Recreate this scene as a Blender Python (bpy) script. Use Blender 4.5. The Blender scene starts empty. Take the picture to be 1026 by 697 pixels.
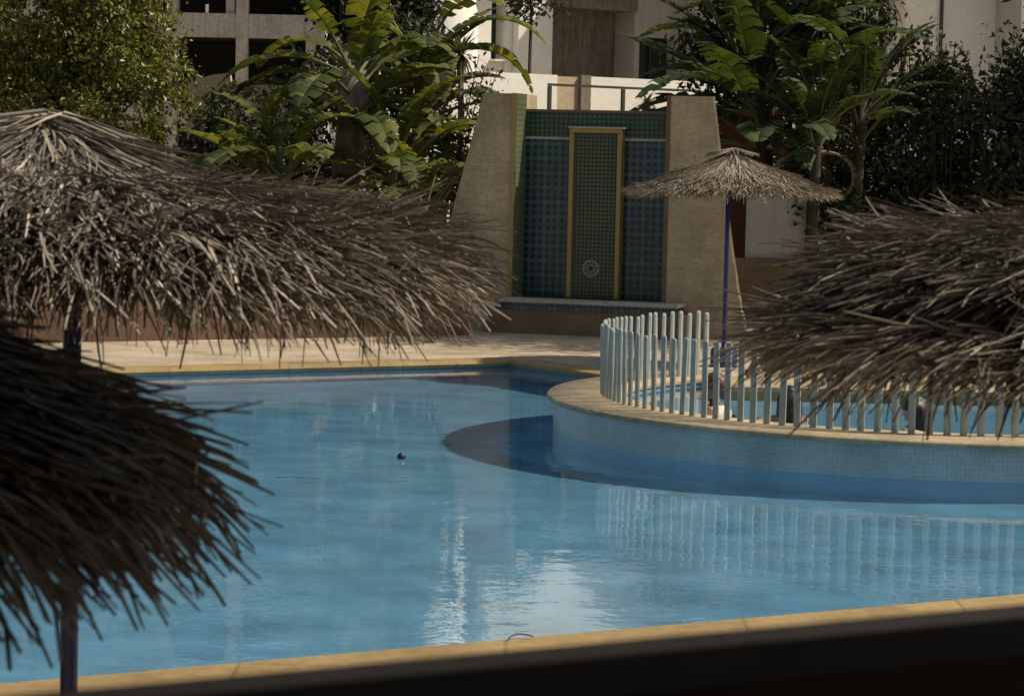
import bpy, bmesh, math, random
import numpy as np
from mathutils import Vector, Matrix
from mathutils.geometry import tessellate_polygon
PI = math.pi
R_ = math.radians
S = bpy.context.scene
C = S.collection

# ------------------------------------------------------------------ camera
F, PW, PH = 2690.0, 1026.0, 697.0
PITCH, ROLL, CAM_Z = R_(4.11), R_(1.28), 2.4
fwd = Vector((0, math.cos(PITCH), -math.sin(PITCH)))
r0, u0 = Vector((1, 0, 0)), Vector((0, math.sin(PITCH), math.cos(PITCH)))
rgt = r0 * math.cos(ROLL) + u0 * math.sin(ROLL)
up = u0 * math.cos(ROLL) - r0 * math.sin(ROLL)
EYE = Vector((0, 0, CAM_Z))
cam = bpy.data.cameras.new('camera')
cam.sensor_width = 36
cam.lens = 36 * F / PW
cam.clip_start, cam.clip_end = 0.1, 1000
cam.dof.use_dof = True
cam.dof.focus_distance = 26
cam.dof.aperture_fstop = 12.5
co = bpy.data.objects.new('camera', cam)
C.objects.link(co)
co.matrix_world = Matrix(((rgt.x, up.x, -fwd.x, 0), (rgt.y, up.y, -fwd.y, 0), (rgt.z, up.z, -fwd.z, CAM_Z), (0, 0, 0, 1)))
S.camera = co

# ------------------------------------------------------------------ light
SUN_EL = R_(50)
SUN_AZ = R_(2)          # angle from +X towards +Y
w = bpy.data.worlds.new('World')
S.world = w
w.use_nodes = True
nt = w.node_tree
sky = nt.nodes.new('ShaderNodeTexSky')
sky.sky_type = 'NISHITA'
sky.sun_disc = False
sky.sun_elevation = SUN_EL
sky.sun_rotation = PI / 2 - SUN_AZ
sky.dust_density = 2.0
bg = nt.nodes['Background']
warm = nt.nodes.new('ShaderNodeMix'); warm.data_type = 'RGBA'; warm.blend_type = 'MULTIPLY'
warm.inputs[0].default_value = 1.0
warm.inputs[7].default_value = (1.10, 1.0, 0.83, 1)      # hazy, warm tinted air
nt.links.new(sky.outputs[0], warm.inputs[6]); nt.links.new(warm.outputs[2], bg.inputs[0])
bg.inputs[1].default_value = 0.092
sun = bpy.data.lights.new('sun', 'SUN')
sun.energy = 4.6
sun.angle = R_(0.5)
sun.color = (1.0, 0.89, 0.72)
so = bpy.data.objects.new('sun', sun)
C.objects.link(so)
sd = Vector((math.cos(SUN_EL) * math.cos(SUN_AZ), math.cos(SUN_EL) * math.sin(SUN_AZ), math.sin(SUN_EL)))
so.rotation_euler = sd.to_track_quat('Z', 'Y').to_euler()
so.location = (20, 0, 30)
sun.cycles.is_caustics_light = True
S.view_settings.view_transform = 'Standard'
S.view_settings.look = 'None'
S.view_settings.exposure = 0.0
S.view_settings.gamma = 1.0
S.view_settings.use_curve_mapping = False
S.cycles.use_denoising = True
S.cycles.max_bounces = 8
S.cycles.transparent_max_bounces = 12
S.cycles.sample_clamp_indirect = 4.0

# ------------------------------------------------------------------ helpers
def ray(px, py):
    return fwd + rgt * ((px - PW / 2) / F) - up * ((py - PH / 2) / F)
def at(px, py, Y):
    d = ray(px, py)
    return EYE + d * (Y / d.y)
def gnd(px, py, z=0.0):
    d = ray(px, py)
    return EYE + d * ((z - CAM_Z) / d.z)
def onplane(px, py, P, n):
    d = ray(px, py)
    return EYE + d * ((P - EYE).dot(n) / d.dot(n))
A30 = R_(31.5)
U = Vector((math.cos(A30), math.sin(A30), 0))
V = Vector((-math.sin(A30), math.cos(A30), 0))
def uv(u, v, z=0.0):
    p = U * u + V * v
    return Vector((p.x, p.y, z))

class MB:
    def __init__(s):
        s.v, s.f, s.m, s.sm = [], [], [], []
    def add(s, vs, fs, mi=0, smooth=False):
        o = len(s.v)
        s.v.extend([tuple(p) for p in vs])
        s.f.extend([tuple(i + o for i in f) for f in fs])
        s.m.extend([mi] * len(fs))
        s.sm.extend([smooth] * len(fs))
        return s
    def box(s, x0, x1, y0, y1, z0, z1, M=None, mi=0):
        vs = [Vector((x, y, z)) for z in (z0, z1) for y in (y0, y1) for x in (x0, x1)]
        if M is not None: vs = [M @ p for p in vs]
        return s.add(vs, [(0, 2, 3, 1), (4, 5, 7, 6), (0, 1, 5, 4), (2, 6, 7, 3), (0, 4, 6, 2), (1, 3, 7, 5)], mi)
    def prism(s, pts, d, mi=0, smooth=False):          # planar loop extruded by d
        n = len(pts); d = Vector(d); pts = [Vector(p) for p in pts]
        vs = pts + [p + d for p in pts]
        fs = [tuple(range(n - 1, -1, -1)), tuple(range(n, 2 * n))]
        fs += [(i, (i + 1) % n, n + (i + 1) % n, n + i) for i in range(n)]
        return s.add(vs, fs, mi, smooth)
    def tube(s, pts, rad, n=8, mi=0, cap=True, smooth=True):
        pts = [Vector(p) for p in pts]
        if not hasattr(rad, '__len__'): rad = [rad] * len(pts)
        vs, fs = [], []
        ref = Vector((0.31, 0.17, 0.93)).normalized()
        for i, p in enumerate(pts):
            t = (pts[min(i + 1, len(pts) - 1)] - pts[max(i - 1, 0)]).normalized()
            a = t.cross(ref)
            if a.length < 0.05: a = t.cross(Vector((1, 0, 0)))
            a.normalize(); b = t.cross(a)
            for k in range(n):
                th = 2 * PI * k / n
                vs.append(p + (a * math.cos(th) + b * math.sin(th)) * rad[i])
        for i in range(len(pts) - 1):
            for k in range(n):
                k2 = (k + 1) % n
                fs.append((i * n + k, i * n + k2, (i + 1) * n + k2, (i + 1) * n + k))
        if cap:
            fs.append(tuple(range(n - 1, -1, -1)))
            fs.append(tuple((len(pts) - 1) * n + k for k in range(n)))
        return s.add(vs, fs, mi, smooth)
    def lathe(s, prof, n=24, c=(0, 0), mi=0, smooth=True):
        vs, fs = [], []
        for r, z in prof:
            for k in range(n):
                th = 2 * PI * k / n
                vs.append((c[0] + r * math.cos(th), c[1] + r * math.sin(th), z))
        for i in range(len(prof) - 1):
            for k in range(n):
                k2 = (k + 1) % n
                fs.append((i * n + k, i * n + k2, (i + 1) * n + k2, (i + 1) * n + k))
        return s.add(vs, fs, mi, smooth)
    def arrays(s, vs, fs, mi=0, smooth=False):
        o = len(s.v)
        s.v.extend(map(tuple, np.asarray(vs).tolist()))
        s.f.extend(map(tuple, (np.asarray(fs) + o).tolist()))
        s.m.extend([mi] * len(fs)); s.sm.extend([smooth] * len(fs))
        return s
    def build(s, name, mats, parent=None, loc=None, bevel=0):
        me = bpy.data.meshes.new(name)
        me.from_pydata(s.v, [], s.f)
        if not isinstance(mats, (list, tuple)): mats = [mats]
        for m in mats: me.materials.append(m)
        me.polygons.foreach_set('material_index', s.m)
        me.polygons.foreach_set('use_smooth', s.sm)
        me.update()
        o = bpy.data.objects.new(name, me)
        C.objects.link(o)
        if parent: o.parent = parent
        if loc is not None: o.location = loc
        if bevel:
            b = o.modifiers.new('bevel', 'BEVEL'); b.width = bevel; b.segments = 2; b.limit_method = 'ANGLE'
        return o

def tag(o, label, cat, group=None):
    o['label'] = label; o['category'] = cat
    if group: o['group'] = group
    return o
def struct(o, label=None):
    o['kind'] = 'structure'
    if label: o['label'] = label
    return o
def thing(name, label, cat, loc=(0, 0, 0), rz=0.0, group=None):
    o = bpy.data.objects.new(name, None)
    o.empty_display_size = 0.2
    C.objects.link(o)
    o.location = loc; o.rotation_euler = (0, 0, rz)
    return tag(o, label, cat, group)

# ------------------------------------------------------------------ materials
def new_mat(name):
    m = bpy.data.materials.new(name); m.use_nodes = True
    t = m.node_tree
    return m, t, t.nodes['Principled BSDF']
def N(t, typ, **kw):
    n = t.nodes.new(typ)
    for k, v in kw.items(): setattr(n, k, v)
    return n
def ramp(t, fac, stops):
    r = N(t, 'ShaderNodeValToRGB')
    e = r.color_ramp.elements
    while len(e) < len(stops): e.new(0.5)
    for i, (p, c) in enumerate(stops):
        e[i].position = p; e[i].color = (*c, 1)
    if fac is not None: t.links.new(fac, r.inputs[0])
    return r
def noise(t, scale, detail=4, vec=None, rough=0.55):
    n = N(t, 'ShaderNodeTexNoise')
    n.inputs['Scale'].default_value = scale; n.inputs['Detail'].default_value = detail
    n.inputs['Roughness'].default_value = rough
    if vec is not None: t.links.new(vec, n.inputs['Vector'])
    return n
def ocoord(t, scale=(1, 1, 1)):
    c = N(t, 'ShaderNodeTexCoord')
    mp = N(t, 'ShaderNodeMapping'); mp.inputs['Scale'].default_value = scale
    t.links.new(c.outputs['Object'], mp.inputs['Vector'])
    return mp.outputs[0]
def bump(t, b, h, strength=0.3, dist=0.01):
    n = N(t, 'ShaderNodeBump'); n.inputs['Strength'].default_value = strength; n.inputs['Distance'].default_value = dist
    t.links.new(h, n.inputs['Height']); t.links.new(n.outputs[0], b.inputs['Normal'])
    return n
def mix(t, fac, a, b, typ='MIX'):
    n = N(t, 'ShaderNodeMix', data_type='RGBA', blend_type=typ)
    for sock, val in ((0, fac), (6, a), (7, b)):
        if hasattr(val, 'is_linked') or hasattr(val, 'links'): t.links.new(val, n.inputs[sock])
        elif isinstance(val, (int, float)): n.inputs[sock].default_value = val
        else: n.inputs[sock].default_value = (*val, 1)
    return n.outputs[2]
def stain_mat(name, c0, c1, scale=1.2, rough=0.85, fine=25, bstr=0.25, streak=None, fdark=0.75):
    m, t, b = new_mat(name)
    v = ocoord(t)
    n1 = noise(t, scale, 6, v)
    r = ramp(t, n1.outputs[0], [(0.32, c0), (0.68, c1)])
    n2 = noise(t, fine, 4, v)
    r2 = ramp(t, n2.outputs[0], [(0.35, (fdark,) * 3), (0.6, (1, 1, 1))])
    col = mix(t, 1.0, r.outputs[0], r2.outputs[0], 'MULTIPLY')
    if streak:
        n3 = noise(t, 3.0, 5, ocoord(t, (3, 3, 0.25)))
        r3 = ramp(t, n3.outputs[0], [(0.45, (1, 1, 1)), (0.7, streak)])
        col = mix(t, 1.0, col, r3.outputs[0], 'MULTIPLY')
    t.links.new(col, b.inputs['Base Color'])
    b.inputs['Roughness'].default_value = rough
    bump(t, b, n2.outputs[0], bstr, 0.006)
    return m
def leaf_mat(name, stops, rough=0.45, trans=0.35, tcol=None):
    m, t, b = new_mat(name)
    g = N(t, 'ShaderNodeNewGeometry')
    r = ramp(t, g.outputs['Random Per Island'], stops)
    n = noise(t, 7, 3, ocoord(t))
    rr = ramp(t, n.outputs[0], [(0.3, (0.7, 0.7, 0.7)), (0.7, (1.15, 1.12, 1.0))])
    col = mix(t, 1.0, r.outputs[0], rr.outputs[0], 'MULTIPLY')
    t.links.new(col, b.inputs['Base Color'])
    b.inputs['Roughness'].default_value = rough
    tr = N(t, 'ShaderNodeBsdfTranslucent')
    tc = mix(t, 1.0, col, tcol or (1.6, 1.5, 0.6), 'MULTIPLY')
    t.links.new(tc, tr.inputs[0])
    ms = N(t, 'ShaderNodeMixShader'); ms.inputs[0].default_value = trans
    out = t.nodes['Material Output']
    t.links.new(b.outputs[0], ms.inputs[1]); t.links.new(tr.outputs[0], ms.inputs[2]); t.links.new(ms.outputs[0], out.inputs[0])
    return m
def straw_mat(name, stops, rough=0.7):
    m, t, b = new_mat(name)
    g = N(t, 'ShaderNodeNewGeometry')
    r = ramp(t, g.outputs['Random Per Island'], stops)
    n = noise(t, 30, 3, ocoord(t))
    rr = ramp(t, n.outputs[0], [(0.3, (0.7, 0.68, 0.66)), (0.7, (1.1, 1.1, 1.1))])
    col = mix(t, 1.0, r.outputs[0], rr.outputs[0], 'MULTIPLY')
    t.links.new(col, b.inputs['Base Color'])
    b.inputs['Roughness'].default_value = rough
    return m
def tile_mat(name, base, alt, grout, pw, ph, mortar=0.12, rough=0.25, axes='xz', offset=0.0, var=None, bstr=0.3, stain=None):
    """square or brick tiles; axes picks the two local axes the pattern lies in"""
    m, t, b = new_mat(name)
    c = N(t, 'ShaderNodeTexCoord')
    if axes == 'uv': src = c.outputs['UV']
    else:
        sp = N(t, 'ShaderNodeSeparateXYZ'); t.links.new(c.outputs['Object'], sp.inputs[0])
        cb = N(t, 'ShaderNodeCombineXYZ')
        t.links.new(sp.outputs['XYZ'.index(axes[0].upper())], cb.inputs[0])
        t.links.new(sp.outputs['XYZ'.index(axes[1].upper())], cb.inputs[1])
        src = cb.outputs[0]
    br = N(t, 'ShaderNodeTexBrick'); br.offset = offset; br.squash = 1.0
    t.links.new(src, br.inputs['Vector'])
    br.inputs['Color1'].default_value = (*base, 1); br.inputs['Color2'].default_value = (*alt, 1)
    br.inputs['Mortar'].default_value = (*grout, 1)
    br.inputs['Scale'].default_value = 1.0
    br.inputs['Brick Width'].default_value = pw; br.inputs['Row Height'].default_value = ph
    br.inputs['Mortar Size'].default_value = min(pw, ph) * mortar / 2
    br.inputs['Mortar Smooth'].default_value = 0.2
    n = noise(t, 1.6, 5, c.outputs['Object'])
    rr = ramp(t, n.outputs[0], [(0.3, (0.68, 0.68, 0.66)), (0.68, (1.08, 1.08, 1.08))])
    col = mix(t, 1.0, br.outputs['Color'], rr.outputs[0], 'MULTIPLY')
    t.links.new(col, b.inputs['Base Color'])
    b.inputs['Roughness'].default_value = rough
    if stain:
        ns = noise(t, 0.9, 6, c.outputs['Object'], .65)
        rs_ = ramp(t, ns.outputs[0], [(0.50, (1, 1, 1)), (0.66, stain)])
        nf = noise(t, 18, 5, c.outputs['Object'])
        rf = ramp(t, nf.outputs[0], [(0.35, (.82, .81, .8)), (0.6, (1, 1, 1))])
        col = mix(t, 1.0, mix(t, 1.0, col, rs_.outputs[0], 'MULTIPLY'), rf.outputs[0], 'MULTIPLY')
        t.links.new(col, b.inputs['Base Color'])
    iv = N(t, 'ShaderNodeMath', operation='SUBTRACT'); iv.inputs[0].default_value = 1
    t.links.new(br.outputs['Fac'], iv.inputs[1])
    bump(t, b, iv.outputs[0], bstr, 0.004)
    return m
def paint_mat(name, col, rough=0.4, metal=0.0, wear=0.85, spec=0.5):
    m, t, b = new_mat(name)
    b.inputs['Specular IOR Level'].default_value = spec
    n = noise(t, 9, 5, ocoord(t))
    r = ramp(t, n.outputs[0], [(0.35, tuple(c * wear for c in col)), (0.65, col)])
    t.links.new(r.outputs[0], b.inputs['Base Color'])
    b.inputs['Roughness'].default_value = rough; b.inputs['Metallic'].default_value = metal
    return m

M = {}
M['deck'] = tile_mat('deck_paving', (0.52, 0.43, 0.315), (0.49, 0.40, 0.295), (0.42, 0.34, 0.25), 0.5, 0.5, 0.025, 0.8, 'xy', 0.5, bstr=0.15, stain=(.72, .68, .64))
M['coping'] = tile_mat('ochre_coping', (0.40, 0.275, 0.115), (0.37, 0.255, 0.106), (0.27, 0.19, 0.085), 1.2, 3.0, 0.02, 0.6, 'xy', 0.0, bstr=0.15, stain=(.74, .68, .58))
M['stone_coping'] = stain_mat('worn_stone_coping', (0.30, 0.23, 0.14), (0.52, 0.42, 0.27), 2.5, 0.75, 14)
M['pool'] = tile_mat('pool_lining', (0.20, 0.455, 0.65), (0.195, 0.445, 0.64), (0.185, 0.425, 0.61), 0.3, 0.3, 0.04, 0.5, 'xy', 0.0, bstr=0.0)
M['poolwall'] = stain_mat('pool_wall_lining', (0.11, 0.32, 0.54), (0.13, 0.36, 0.58), 1.0, 0.5, 20, 0.0, fdark=.92)
M['kidfloor'] = stain_mat('paddling_pool_lining', (0.22, 0.48, 0.68), (0.27, 0.52, 0.70), 1.0, 0.5, 20, 0.0)
M['mosaic'] = tile_mat('pale_blue_mosaic', (0.40, 0.50, 0.54), (0.33, 0.43, 0.48), (0.49, 0.55, 0.56), 0.035, 0.035, 0.22, 0.3, 'uv', 0.0)
M['post'] = paint_mat('pale_green_grey_paint', (0.37, 0.405, 0.375), 0.5, 0, 0.78)
M['blue'] = paint_mat('deep_blue_paint', (0.014, 0.028, 0.19), 0.4)
M['navy'] = paint_mat('dark_blue_paint', (0.010, 0.020, 0.085), 0.45)
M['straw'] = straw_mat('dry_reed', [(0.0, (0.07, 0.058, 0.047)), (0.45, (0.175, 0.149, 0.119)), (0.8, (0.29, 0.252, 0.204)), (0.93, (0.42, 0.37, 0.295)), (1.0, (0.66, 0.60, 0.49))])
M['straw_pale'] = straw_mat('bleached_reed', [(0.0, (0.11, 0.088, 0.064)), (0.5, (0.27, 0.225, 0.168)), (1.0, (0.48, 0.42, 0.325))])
M['straw_dark'] = straw_mat('shade_darkened_reed', [(0.0, (0.045, 0.034, 0.024)), (0.5, (0.08, 0.063, 0.045)), (1.0, (0.14, 0.113, 0.082))])  # reed colours lowered to carry the deep shade on the near parasol
M['brick'] = tile_mat('thin_beige_brick', (0.56, 0.46, 0.31), (0.49, 0.395, 0.26), (0.44, 0.355, 0.235), 0.20, 0.042, 0.18, 0.85, 'xz', 0.5, stain=(.76, .72, .66))
M['plaster_brown'] = stain_mat('brown_plaster', (0.17, 0.115, 0.07), (0.27, 0.185, 0.115), 1.6, 0.85)
M['shade_plaster'] = stain_mat('shade_brown_plaster', (0.045, 0.03, 0.02), (0.07, 0.048, 0.033), 1.6, 0.9)  # shadow on the pier's far side put into the plaster colour
M['planter'] = stain_mat('red_brown_plaster', (0.11, 0.062, 0.04), (0.17, 0.10, 0.065), 1.4, 0.85)
M['terracotta'] = stain_mat('terracotta_plaster', (0.24, 0.10, 0.05), (0.30, 0.13, 0.07), 1.4, 0.8)
M['white'] = stain_mat('white_render', (0.74, 0.71, 0.65), (0.86, 0.83, 0.77), 0.5, 0.85, 12, 0.1, None, 0.93)
M['greywall'] = stain_mat('grey_white_render', (0.42, 0.40, 0.36), (0.54, 0.51, 0.47), 0.5, 0.85, 12, 0.1, (0.85, 0.83, 0.8), 0.93)
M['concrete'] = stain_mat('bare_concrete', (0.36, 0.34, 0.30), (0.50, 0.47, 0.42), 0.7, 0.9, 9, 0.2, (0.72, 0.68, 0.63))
M['darkcon'] = stain_mat('unlit_concrete', (0.05, 0.045, 0.04), (0.08, 0.07, 0.06), 0.7, 0.9, 9)  # concrete with the gloom inside the open storeys put into its colour
M['recess'] = stain_mat('stained_grey_brown_concrete', (0.17, 0.14, 0.11), (0.26, 0.22, 0.175), 0.6, 0.9, 9, 0.2, (0.60, 0.54, 0.48))
M['glass'] = paint_mat('dark_window_glass', (0.025, 0.027, 0.028), 0.08)
M['beige'] = stain_mat('beige_render', (0.45, 0.36, 0.25), (0.55, 0.44, 0.31), 0.8, 0.85)
M['rail'] = paint_mat('dark_iron', (0.035, 0.032, 0.03), 0.5)
M['ledge'] = paint_mat('dark_brown_varnish', (0.040, 0.031, 0.025), 0.95, spec=0.04)
M['ledge_edge'] = paint_mat('skylit_ledge_edge', (0.52, 0.46, 0.40), 0.9, spec=0.1)  # sky rim light along the ledge, put into a pale colour
M['soil'] = stain_mat('garden_soil', (0.06, 0.045, 0.03), (0.11, 0.08, 0.055), 1.5, 0.95)
M['bark'] = stain_mat('pale_grey_bark', (0.13, 0.105, 0.075), (0.27, 0.225, 0.165), 5, 0.9, 30, 0.5, (0.6, 0.55, 0.5))
M['bark_dark'] = stain_mat('dark_bark', (0.03, 0.024, 0.018), (0.065, 0.052, 0.038), 4, 0.9, 30, 0.4)
M['yellow'] = paint_mat('ochre_glazed_trim', (0.36, 0.25, 0.08), 0.35)
M['oxide'] = paint_mat('red_brown_trim', (0.15, 0.085, 0.05), 0.4)
M['slab'] = stain_mat('pale_stone_slab', (0.40, 0.38, 0.33), (0.52, 0.49, 0.43), 2.0, 0.5)
M['niche'] = tile_mat('small_green_tile', (0.070, 0.125, 0.050), (0.105, 0.145, 0.050), (0.008, 0.01, 0.01), 0.054, 0.054, 0.44, 0.3, 'xz')
M['frieze'] = tile_mat('green_glazed_tile', (0.020, 0.10, 0.055), (0.034, 0.13, 0.065), (0.006, 0.01, 0.012), 0.066, 0.066, 0.36, 0.25, 'xz')
M['edge_tile'] = tile_mat('blue_green_edge_tile', (0.10, 0.16, 0.14), (0.035, 0.06, 0.07), (0.02, 0.025, 0.03), 0.075, 0.075, 0.22, 0.3, 'xz')
M['jamb_tile'] = tile_mat('pale_green_jamb_tile', (0.14, 0.185, 0.10), (0.10, 0.155, 0.10), (0.10, 0.09, 0.05), 0.07, 0.07, 0.25, 0.3, 'yz')
def zellige():
    m, t, b = new_mat('teal_zellige')
    c = N(t, 'ShaderNodeTexCoord')
    sp = N(t, 'ShaderNodeSeparateXYZ'); t.links.new(c.outputs['Object'], sp.inputs[0])
    cb = N(t, 'ShaderNodeCombineXYZ'); t.links.new(sp.outputs[0], cb.inputs[0]); t.links.new(sp.outputs[2], cb.inputs[1])
    def vor(scale, off, metric='EUCLIDEAN'):
        mp = N(t, 'ShaderNodeMapping'); mp.inputs['Location'].default_value = (off, off, 0); mp.inputs['Scale'].default_value = (scale,) * 3
        t.links.new(cb.outputs[0], mp.inputs[0])
        v = N(t, 'ShaderNodeTexVoronoi', voronoi_dimensions='2D', distance=metric)
        v.inputs['Scale'].default_value = 1; v.inputs['Randomness'].default_value = 0
        t.links.new(mp.outputs[0], v.inputs['Vector'])
        return v
    a = vor(10.2, 0.0)
    ra = ramp(t, a.outputs['Distance'], [(0.30, (0.005, 0.008, 0.012)), (0.35, (0.036, 0.098, 0.115))])
    d = vor(10.2, 0.5, 'MANHATTAN')
    rd = ramp(t, d.outputs['Distance'], [(0.16, (1.3, 1.45, 1.35)), (0.22, (1, 1, 1))])
    col = mix(t, 1.0, ra.outputs[0], rd.outputs[0], 'MULTIPLY')
    k = vor(5.1, 0.25)
    rk = ramp(t, k.outputs['Distance'], [(0.36, (1, 1, 1)), (0.44, (0.62, 0.66, 0.8))])
    col = mix(t, 1.0, col, rk.outputs[0], 'MULTIPLY')
    n = noise(t, 1.3, 5, c.outputs['Object'])
    rr = ramp(t, n.outputs[0], [(0.3, (0.7, 0.72, 0.75)), (0.68, (1.15, 1.15, 1.1))])
    col = mix(t, 1.0, col, rr.outputs[0], 'MULTIPLY')
    t.links.new(col, b.inputs['Base Color']); b.inputs['Roughness'].default_value = 0.3
    return m
M['zellige'] = zellige()
M['leaf_bush'] = leaf_mat('small_bright_leaf', [(0, (0.035, 0.05, 0.010)), (0.5, (0.11, 0.13, 0.024)), (1, (0.30, 0.29, 0.055))], 0.42, 0.28)
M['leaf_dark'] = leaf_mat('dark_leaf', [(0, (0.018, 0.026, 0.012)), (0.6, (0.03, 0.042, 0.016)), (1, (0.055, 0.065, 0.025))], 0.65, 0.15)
M['leaf_olive'] = leaf_mat('olive_leaf', [(0, (0.05, 0.06, 0.025)), (0.6, (0.09, 0.10, 0.035)), (1, (0.15, 0.15, 0.05))], 0.5, 0.25)
M['leaf_purple'] = leaf_mat('purple_brown_leaf', [(0, (0.05, 0.03, 0.032)), (0.5, (0.08, 0.05, 0.05)), (1, (0.07, 0.075, 0.035))], 0.5, 0.25, (1.3, 1, 0.9))
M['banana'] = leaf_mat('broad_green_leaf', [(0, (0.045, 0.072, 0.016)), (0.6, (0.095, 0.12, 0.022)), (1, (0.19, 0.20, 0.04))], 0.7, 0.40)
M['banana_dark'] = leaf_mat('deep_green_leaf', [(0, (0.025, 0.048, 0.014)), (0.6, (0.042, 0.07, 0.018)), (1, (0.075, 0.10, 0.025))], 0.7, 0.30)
M['petiole'] = stain_mat('green_brown_stalk', (0.09, 0.10, 0.035), (0.16, 0.155, 0.07), 6, 0.6)
M['dead'] = leaf_mat('dry_brown_leaf', [(0, (0.12, 0.085, 0.05)), (1, (0.28, 0.22, 0.14))], 0.7, 0.2, (1.2, 1.1, 0.8))
M['lime'] = leaf_mat('yellow_green_leaf', [(0, (0.13, 0.15, 0.02)), (1, (0.25, 0.25, 0.04))], 0.4, 0.4)
M['skin'] = stain_mat('tanned_skin', (0.30, 0.165, 0.10), (0.36, 0.20, 0.125), 3, 0.5, 30, 0.05)
M['skin_pale'] = stain_mat('light_skin', (0.50, 0.32, 0.23), (0.56, 0.37, 0.27), 3, 0.5, 30, 0.05)
M['hair_black'] = stain_mat('black_hair', (0.008, 0.007, 0.007), (0.016, 0.014, 0.013), 20, 0.4, 60, 0.3)
M['hair_brown'] = stain_mat('brown_hair', (0.06, 0.032, 0.018), (0.10, 0.055, 0.03), 20, 0.45, 60, 0.3)
M['cloth_white'] = stain_mat('white_cloth', (0.66, 0.63, 0.56), (0.74, 0.71, 0.64), 6, 0.85)
M['cloth_cream'] = stain_mat('cream_cloth', (0.60, 0.52, 0.32), (0.70, 0.62, 0.42), 6, 0.85)
M['cloth_grey'] = stain_mat('grey_brown_cloth', (0.16, 0.14, 0.12), (0.22, 0.20, 0.17), 6, 0.85)
def water_mat():
    m = bpy.data.materials.new('pool_water'); m.use_nodes = True
    t = m.node_tree
    t.nodes.remove(t.nodes['Principled BSDF'])
    b = N(t, 'ShaderNodeBsdfGlass')
    t.links.new(b.outputs[0], t.nodes['Material Output'].inputs[0])
    b.inputs['Color'].default_value = (0.95, 0.985, 1.0, 1)
    b.inputs['IOR'].default_value = 1.33
    b.inputs['Roughness'].default_value = 0.0
    v = ocoord(t)
    n1 = noise(t, 2.2, 3, v); n2 = noise(t, 9.0, 2, v)
    n3 = noise(t, 0.35, 2, v)          # calm and ruffled patches
    ad = N(t, 'ShaderNodeMath', operation='MULTIPLY_ADD'); ad.inputs[1].default_value = 0.30
    t.links.new(n2.outputs[0], ad.inputs[0]); t.links.new(n1.outputs[0], ad.inputs[2])
    bp = bump(t, b, ad.outputs[0], 1.0, 0.0050)
    mr = N(t, 'ShaderNodeMapRange'); mr.inputs['From Min'].default_value = 0.35; mr.inputs['From Max'].default_value = 0.65
    mr.inputs['To Min'].default_value = 0.25; mr.inputs['To Max'].default_value = 1.0
    t.links.new(n3.outputs[0], mr.inputs[0]); t.links.new(mr.outputs[0], bp.inputs['Strength'])
    return m
M['water'] = water_mat()

# ================================================================== GROUND, POOL
DECK = 0.06
UN0, UN1, VN0, VN1 = -3.0, 15.88, 10.86, 25.96      # the big pool in its own axes
POOL_D = -1.2
KC, KR, KRI, KZ = Vector((3.85, 23.8, 0)), 3.5, 3.12, 0.30   # paddling pool

def quad_sheet(loops, name, m):
    mb = MB()
    for l in loops: mb.add(l, [tuple(range(len(l)))])
    return mb.build(name, m)
cw = 0.34
B = 400.0
CU, CV = KC.dot(U), KC.dot(V)
RC = KR - 0.06                                     # the disc cut out of deck and water, under the mosaic wall
def arc(r, un, out, z, n=72):
    """arc of the disc outside (out) or inside the line u = un, from low v to high v"""
    h = math.sqrt(r * r - (un - CU) ** 2); t0 = math.atan2(-h, un - CU); t1 = -t0
    if not out: t1 -= 2 * PI
    return [uv(CU + r * math.cos(t0 + (t1 - t0) * k / n), CV + r * math.sin(t0 + (t1 - t0) * k / n), z) for k in range(n + 1)]
def flat(name, loops, m):
    tris = tessellate_polygon(loops)
    vs = [p for l in loops for p in l]
    mb = MB()
    fs = []
    for t in tris:
        nz = (vs[t[1]] - vs[t[0]]).cross(vs[t[2]] - vs[t[0]]).z
        fs.append(tuple(t) if nz > 0 else tuple(t[::-1]))
    mb.add(vs, fs)
    return mb.build(name, m)
hole = [uv(UN0 - cw, VN0 - cw, DECK), uv(UN1 + cw, VN0 - cw, DECK)] + arc(RC, UN1 + cw, True, DECK) + [uv(UN1 + cw, VN1 + cw, DECK), uv(UN0 - cw, VN1 + cw, DECK)]
bo = [uv(-B, -B, DECK), uv(B, -B, DECK), uv(B, B, DECK), uv(-B, B, DECK)]
deck = struct(flat('pool_deck', [bo, hole], M['deck']), 'sandy stone paving round the pools')
# pool basin
ain = arc(RC, UN1, False, 0.0)
p4 = [uv(UN0, VN0), uv(UN1, VN0), uv(UN1, VN1), uv(UN0, VN1)]
wl = [p4[0], p4[1]] + ain + [p4[2], p4[3]]
mb = MB()
fl = [Vector((p.x, p.y, POOL_D)) for p in p4]
mb.add(fl, [(0, 1, 2, 3)], 0)
v1, v2 = ain[0].dot(V), ain[-1].dot(V)
for q0, q1 in ((p4[0], p4[1]), (p4[1], ain[0]), (ain[-1], p4[2]), (p4[2], p4[3]), (p4[3], p4[0])):
    mb.add([Vector((q0.x, q0.y, POOL_D)), Vector((q0.x, q0.y, DECK)), Vector((q1.x, q1.y, DECK)), Vector((q1.x, q1.y, POOL_D))], [(0, 1, 2, 3)], 1)
basin = struct(mb.build('pool_basin', [M['pool'], M['poolwall']]), 'pale blue lining of the big pool')
basin.cycles.is_caustics_receiver = True
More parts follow.
